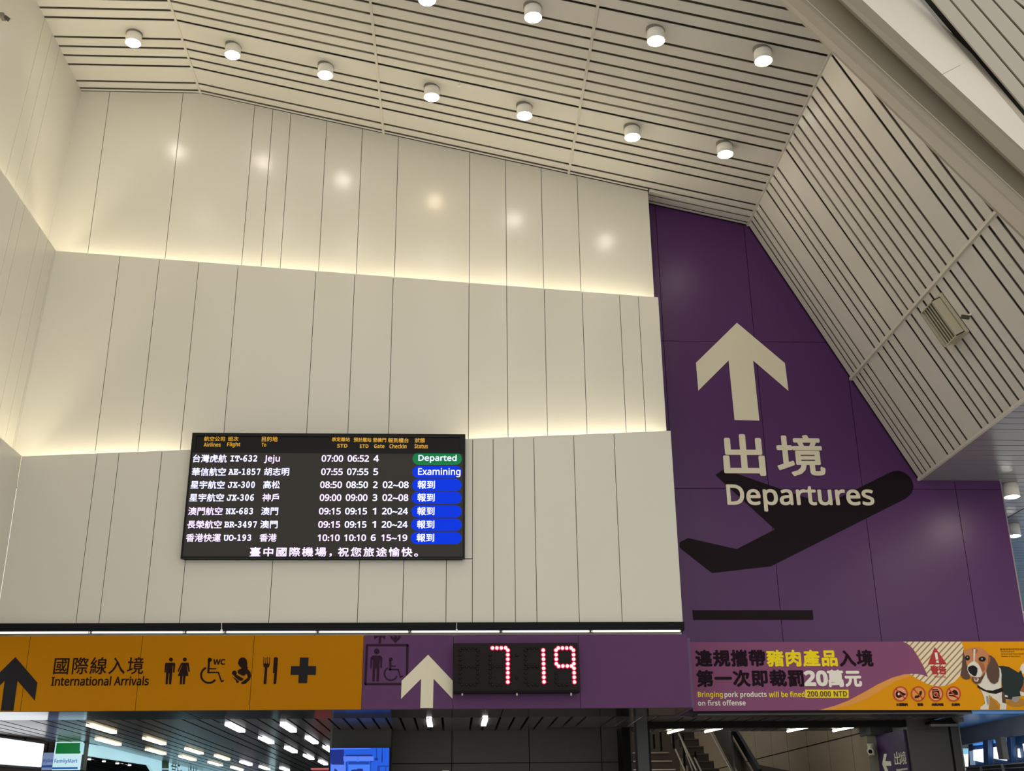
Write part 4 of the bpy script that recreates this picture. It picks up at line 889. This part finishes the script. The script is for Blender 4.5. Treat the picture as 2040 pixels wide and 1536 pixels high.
for i, ((xa_, ya_), (xb_, yb_)) in enumerate([((1361, 1452), (1331, 1460)), ((1439, 1450), (1405, 1458)), ((1614, 1447.5), (1569, 1457)), ((1710, 1446), (1660, 1456))]):
    z = ZL_ - .03; p0 = WZ(xa_, ya_, z); p1 = WZ(xb_, yb_, z)
    o = tag(empty('tube_light', (p0 + p1) / 2), ['slanting tube light above the stone stairs', 'slanting tube light above the escalator', 'slanting tube light left of the two over the beige wall', 'thin slanting tube light nearest the small camera'][i], 'tube light', 'tube lights in the stair lobby')
    one('tube', 'tube', (p0, p1, .016, 8), LED3, o); one('batten', 'tube', (p0 + Vector((0, 0, .022)), p1 + Vector((0, 0, .022)), .012, 6), LAMPW, o)
# side wall of beige panels going away from the camera
xg = W(1803, 1480, YH + .02).x
y_a = WX(1744, 1470, xg).y
xw = W(1725, 1470, y_a).x
wsd = struct(empty('wall_stairs', (xw, 22, 1)))
BEI = mat('beige stone panel', (118, 102, 82), .6, noise=.08, nscale=2)
zjn = WX(1609, 1487, xw).z
ysp = [y_a] + [WX(x, 1475, xw).y for x in (1697, 1650, 1607, 1568, 1536, 1504)] + [31, 34.5]
for a, b_ in zip(ysp[:-1], ysp[1:]):
    for c1_, c2_ in ((zjn, 6.0), (-1.6, zjn)): one('panel', 'box', ((xw, a + .01, c1_ + .01), (xw + .05, b_ - .01, c2_ - .01)), BEI, wsd)
one('panel_backing', 'box', ((xw + .05, y_a + .01, -1.6), (xw + .12, 35, 6)), JOINT, wsd)
one('end_wall', 'box', ((xl0 - 3, 33.8, -1.6), (xw, 34, 7)), mat('stair end wall', (70, 58, 48), .7), wsd)
one('near_pier', 'box', ((xw + .002, y_a - .02, -1.6), (xg + .3, y_a + .15, W(1735, 1466, y_a).z)), mat('pier grey', (120, 116, 106), .5), wsd)
one('pier_head', 'box', ((xw - .02, y_a - .3, W(1735, 1466, y_a).z), (xg + .3, y_a + .2, ZL_ + .1)), mat('pier head dark', (50, 52, 54), .5), wsd)
# small side sign with arrow
sg = tag(empty('side_departures_sign', WX(1780, 1500, xg)), 'small dark purple Departures sign with left arrow beside the dark pillar', 'sign')
def GP(x, y, dx=0): p = WX(x, y, xg); return p - Vector((dx, 0, 0))
b = MB(); zT = WX(1744, 1466, xg).z
b.prism([(xg, y_a, -1.2), (xg, YH + .03, -1.2), (xg, YH + .03, zT), (xg, y_a, zT)], (.03, 0, 0)); build('board', b, mat('deep purple', (54, 28, 74), .5), sg)
mp = Z_(1690, 1410, 8.5); 
b = MB(); b.prism([GP(*mp(x, y), .004) for x, y in ((608, 782), (655, 780), (630, 905), (722, 905), (732, 982), (640, 985), (700, 1110), (640, 1110), (578, 955))], (.003, 0, 0)); build('arrow', b, CREAM, sg)
for s_, bx in (('出', (785, 745, 885, 970)), ('境', (890, 740, 985, 960)), (BOLD('Departures'), (822, 1022, 1010, 1075))):
    vs, fs = glyphs(s_); u0, u1 = min(v[0] for v in vs), max(v[0] for v in vs); w0, w1 = min(v[1] for v in vs), max(v[1] for v in vs)
    A0, A1 = GP(*mp(bx[0], (bx[1] + bx[3]) / 2)), GP(*mp(bx[2], (bx[1] + bx[3]) / 2)); T_, B_ = GP(*mp((bx[0] + bx[2]) / 2, bx[1])), GP(*mp((bx[0] + bx[2]) / 2, bx[3]))
    b = MB()
    for k in (-.006, .006): b.add([Vector((xg - .004 - abs(k) * .1 - (k > 0) * .0005, A0.y + (A1.y - A0.y) * (u - u0) / (u1 - u0) + k, B_.z + (T_.z - B_.z) * (w - w0) / (w1 - w0))) for u, w in vs], fs)
    build('lettering', b, CREAM, sg)
# small wall camera on the pier
p = W(1735, 1495, y_a - .06)
o = tag(empty('wall_camera', p), 'small white surveillance camera on the grey pier left of the purple sign', 'camera')
one('mount', 'box', ((p.x - .03, p.y, p.z - .07), (p.x + .05, p.y + .04, p.z + .10)), mat('camera white', (206, 198, 178), .4), o)
one('camera_body', 'tube', (p + Vector((.03, .0, .04)), p + Vector((-.06, -.14, -.02)), .05, 14), mat('camera white', (206, 198, 178), .4), o)
one('lens', 'tube', (p + Vector((-.06, -.14, -.02)), p + Vector((-.067, -.155, -.03)), .03, 12), BLACK, o)
# stone stairs
STN = mat('brown stone', (84, 64, 50), .4, noise=.12, nscale=6); RAIL = mat('brushed steel rail', (120, 108, 96), .35, .6); GLS = mat('dark balustrade', (40, 34, 32), .25)
st = tag(empty('stairs', (3.9, 22, -1.6)), 'brown stone stairs with bright nosings rising behind the dark door frame', 'stairs')
x0, x1 = W(1290, 1512, 22.5).x, W(1346, 1512, 22.5).x
for k in range(14):
    base_z = W(1320, 1499, 23.2).z - .17 * (11 - k) ; yk = 23.2 - .30 * (11 - k)
    if k > 11: continue
    one('step', 'box', ((x0 - .6, yk, base_z - .17), (x1, 25.2, base_z)), STN, st)
    one('nosing', 'box', ((x0 - .6, yk - .015, base_z - .018), (x1, yk + .02, base_z + .004)), mat('nosing', (190, 176, 158), .25, .5), st)
one('landing_wall', 'box', ((x0 - .6, 25.2, -1.6), (x1, 25.3, 6)), mat('landing stone', (84, 66, 54), .5, noise=.1), st)
def railx(px0, py0, px1, py1, Y0, r, name, m, par):
    A = W(px0, py0, Y0); B_ = WX(px1, py1, A.x); return one(name, 'tube', (A, B_, r, 8), m, par)
rl = tag(empty('stair_railing', W(1370, 1500, 20.5)), 'steel handrails between the stone stairs and the escalator', 'railing')
railx(1352, 1461, 1388, 1536, 22.6, .018, 'handrail', RAIL, rl); railx(1346, 1493, 1365, 1536, 22.3, .016, 'handrail', RAIL, rl)
railx(1358, 1475, 1380, 1536, 22.6, .012, 'lower_rail', RAIL, rl); railx(1384, 1510, 1404, 1550, 22.0, .018, 'lower_rail', RAIL, rl)
for x, y0, y1, Y0 in ((1315.5, 1458, 1496, 24.6), (1340.5, 1462, 1491, 24.6), (1360, 1463, 1540, 22.6), (1384.5, 1497, 1516, 22.0), (1302, 1463, 1492, 24.8)):
    A = W(x, y0, Y0); B_ = W(x + (y1 - y0) * .05, y1, Y0); B_.x = A.x; B_.y = A.y; one('post', 'tube', (A, B_, .022, 8), mat('black', (9, 9, 10), .5, spec=.12), rl)
# escalator
es = tag(empty('escalator', W(1420, 1500, 21)), 'dark escalator with stepped treads and steel edged balustrade', 'escalator')
ESM = mat('escalator step', (58, 48, 42), .5, noise=.1, nscale=30)
for k in range(9):
    y = 1457 + 14.8 * k; Yk = 24.5 - .42 * k
    xa_, xb_ = W(1374 + 3.4 * k - (8 if k else 0), y, Yk).x, W(1409 + 7.6 * k, y, Yk).x
    zt1 = W(1400, y, Yk).z
    one('step', 'box', ((W(1385, 1500, 22.5).x, Yk, zt1 - .20), (W(1428, 1500, 22.5).x, Yk + .44, zt1)), ESM, es)
    one('step_edge', 'box', ((W(1385, 1500, 22.5).x, Yk - .01, zt1 - .02), (W(1428, 1500, 22.5).x, Yk + .01, zt1 + .003)), mat('step edge', (92, 76, 64), .4), es)
railx(1415, 1458, 1458, 1538, 22.5, .018, 'skirt_rail', RAIL, es)
A = W(1418, 1452, 22.4); B_ = WX(1462, 1540, A.x)
b = MB(); b.prism([A, B_, B_ + Vector((0, 0, .95)), A + Vector((0, 0, .95))], (.03, 0, 0)); build('balustrade', b, GLS, es)
A = W(1457, 1452, 21.8); B_ = WX(1512, 1545, A.x)
b = MB(); b.prism([A + Vector((0, 0, -.08)), B_ + Vector((0, 0, -.08)), B_ + Vector((0, 0, .10)), A + Vector((0, 0, .10))], (.06, 0, 0)); build('handrail', b, BLACK, es)
A2 = A + Vector((-.04, 0, -.10)); B2 = B_ + Vector((-.04, 0, -.10)); b = MB(); b.prism([A2, B2, B2 + Vector((0, 0, -.45)), A2 + Vector((0, 0, -.45))], (.02, 0, 0)); build('balustrade', b, mat('balustrade brown', (62, 52, 44), .4), es)
b = MB(); A3 = W(1505, 1522, 20.8); b.prism([A3, A3 + Vector((1.6, 0, -.32)), A3 + Vector((1.6, 0, -1.6)), A3 + Vector((0, 0, -1.6))], (0, .05, 0)); build('end_cladding', b, mat('balustrade brown', (62, 52, 44), .4), es)

# ------------------------------------------------------------------ dark pillar right of the stairs
Yq = 17.0
dp = tag(empty('pillar', (W(1860, 1500, Yq).x, Yq, -1.6)), 'wide charcoal metal clad pillar right of the small purple sign', 'pillar')
xp0, xp1, xp2 = xg + .035, W(1897, 1490, Yq).x, W(1916, 1500, Yq).x
one('cladding_panel', 'box', ((xp0, Yq, -1.6), (xp1 - .02, Yq + .6, ZC)), GREYD, dp)
one('cladding_panel', 'box', ((xp1 + .02, Yq + .01, -1.6), (xp2, Yq + .6, ZC - .04)), GREYD, dp)
one('joint_core', 'box', ((xp1 - .03, Yq + .04, -1.6), (xp1 + .03, Yq + .5, ZC)), LBK, dp)
one('edge_trim', 'box', ((xp2, Yq - .005, -1.6), (xp2 + .02, Yq + .6, ZC - .04)), mat('trim grey', (110, 108, 110), .4), dp)
a, b_ = W(1853, 1442, 16.7), W(1908, 1446, 16.7)
rb = tag(empty('shutter_box', (a + b_) / 2), 'black roller box with a grey bottom bar above the charcoal pillar', 'roller box')
one('bottom_bar', 'box', ((a.x, 16.68, W(1880, 1447, 16.7).z), (b_.x, 16.74, W(1880, 1442.5, 16.7).z)), mat('bar grey', (104, 100, 98), .4), rb)
b = MB(); b.prism([W(1856, 1441, 16.75), W(1905, 1441, 16.75), W(1905, 1427, 16.75), W(1856, 1436, 16.75)], (0, .25, 0)); build('roller_casing', b, BLACK, rb)
lp = W(1914, 1430, 16.6)
b = MB(); b.prism([W(x, y, 16.6) for x, y in ((1900, 1425), (1918, 1422), (1921, 1438), (1912, 1439), (1906, 1434))], (0, .12, 0)); ob = build('bracket', b, mat('bracket grey', (96, 90, 84), .5), rb)

# ------------------------------------------------------------------ right edge: soffit coloured with reflected blue, glazed side wall
sofr = struct(empty('ceiling_reflected_blue', (10, 17, ZC)))
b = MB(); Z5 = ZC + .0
b.prism([(7.15, 16.13, Z5), (16, 16.13, Z5), (16, 22, Z5), (7.15, 22, Z5)], (0, 0, .05)); build('soffit_panel', b, mat('soffit reflected blue', (96, 165, 250), .3), sofr)  # base colour carries the blue of reflected sky and windows
xwn = WX(1912, 1448, 1).x
fz = WZ(1976, 1438, ZC - .001)
xq = fz.x
wn = struct(empty('window_1', (xq, 18, 0)))
def Q3(x, y): return WX(x, y, xq)
zg1, zg2 = Q3(1976, 1438).z + .02, Q3(1976, 1474).z
y_n, y_f = 8.0, 30.0
SLB = mat('grey blue beam', (128, 134, 146), .6)
one('lintel', 'box', ((xq, y_n, zg2), (xq + .3, y_f, zg1)), SLB, wn)
WF = mat('blue window frame', (52, 96, 150), .4); SKYP = mat('daylight pane', (255, 255, 255), .3, emit=1.3, ecol=(246, 250, 255)); SKYB = mat('blue sky pane', (80, 150, 230), .3, emit=.8, ecol=(72, 148, 238))
mp = Z_(1880, 1400, 11.29)
b = MB()
def pane(name, pts, m, dx=.06):
    b = MB(); b.prism([Q3(*mp(x, y)) + Vector((dx, 0, 0)) for x, y in pts], (.02, 0, 0)); build(name, b, m, wn)
pane('frame', [(430, 900), (1600, 730), (3000, 500), (3000, 1900), (430, 1900)], WF, .09)
pane('upper_pane', [(570, 890), (905, 845), (905, 925), (575, 965)], SKYB); pane('upper_pane', [(1030, 825), (1430, 775), (1435, 860), (1035, 912)], SKYB)
pane('pane', [(580, 1062), (912, 1022), (925, 1370), (585, 1298)], SKYP); pane('pane', [(1030, 1000), (1442, 960), (1450, 1330), (1035, 1255)], SKYP)
pane('pane', [(1570, 1030), (1585, 1030), (1615, 1235), (1575, 1225)], SKYP); pane('pane', [(1680, 925), (1740, 915), (1800, 1275), (1745, 1265)], SKYP); pane('pane', [(1780, 915), (1900, 900), (1900, 1300), (1830, 1290)], SKYP)
pane('pane', [(490, 1090), (570, 1075), (600, 1400), (510, 1405)], mat('dim pane', (150, 175, 205), .3, emit=.5))
for P4 in ([(910, 850), (1022, 835), (1030, 1390), (930, 1400)], [(1445, 780), (1530, 770), (1560, 1330), (1460, 1345)]):
    b = MB(); b.prism([Q3(*mp(x, y)) + Vector((-.02, 0, 0)) for x, y in P4], (.07, 0, 0)); build('mullion', b, WF, wn)
b = MB(); b.prism([Q3(*mp(x, y)) + Vector((-.25, 0, 0)) for x, y in [(1530, 770), (1660, 765), (1740, 1275), (1625, 1270)]], (.08, 0, 0)); build('column_clad', b, mat('grey column', (104, 104, 106), .5), wn)
GR = mat('grey rail', (150, 154, 162), .4); DKG = mat('dark glass', (34, 44, 60), .25)
pane('lower_panel', [(500, 1440), (1900, 1330), (1900, 1900), (500, 1900)], DKG, .0)
for P4 in ([(505, 1440), (850, 1425), (850, 1450), (505, 1468)], [(890, 1410), (1330, 1375), (1330, 1402), (892, 1437)], [(1370, 1375), (1900, 1330), (1900, 1358), (1372, 1402)], [(845, 1430), (865, 1430), (890, 1700), (868, 1700)], [(1322, 1380), (1345, 1380), (1420, 1700), (1390, 1700)], [(505, 1520), (1900, 1440), (1900, 1452), (505, 1532)]):
    b = MB(); b.prism([Q3(*mp(x, y)) + Vector((-.03, 0, 0)) for x, y in P4], (.03, 0, 0)); build('rail', b, GR, wn)

# far upper louvre window behind the purple wall
w2 = struct(empty('window_2', (9.5, 27, 4)))
a, b_ = W(2015, 1106, 26.9), W(2120, 1108, 26.9)
one('head', 'box', ((7.0, 26.9, a.z), (14, 27.1, ZD + .1)), mat('head grey', (110, 104, 106), .6), w2)
one('daylight_pane', 'box', ((7.0, 27.0, 1.6), (14, 27.05, a.z)), mat('pale blue daylight', (120, 170, 205), .4, emit=1.0, ecol=(126, 178, 210)), w2)
z = a.z - .04
while z > 1.7:
    one('louvre', 'box', ((7.0, 26.85, z - .055), (14, 26.95, z)), mat('louvre blue grey', (30, 42, 56), .5), w2); z -= .125

bpy.data.scenes.remove(tmp)
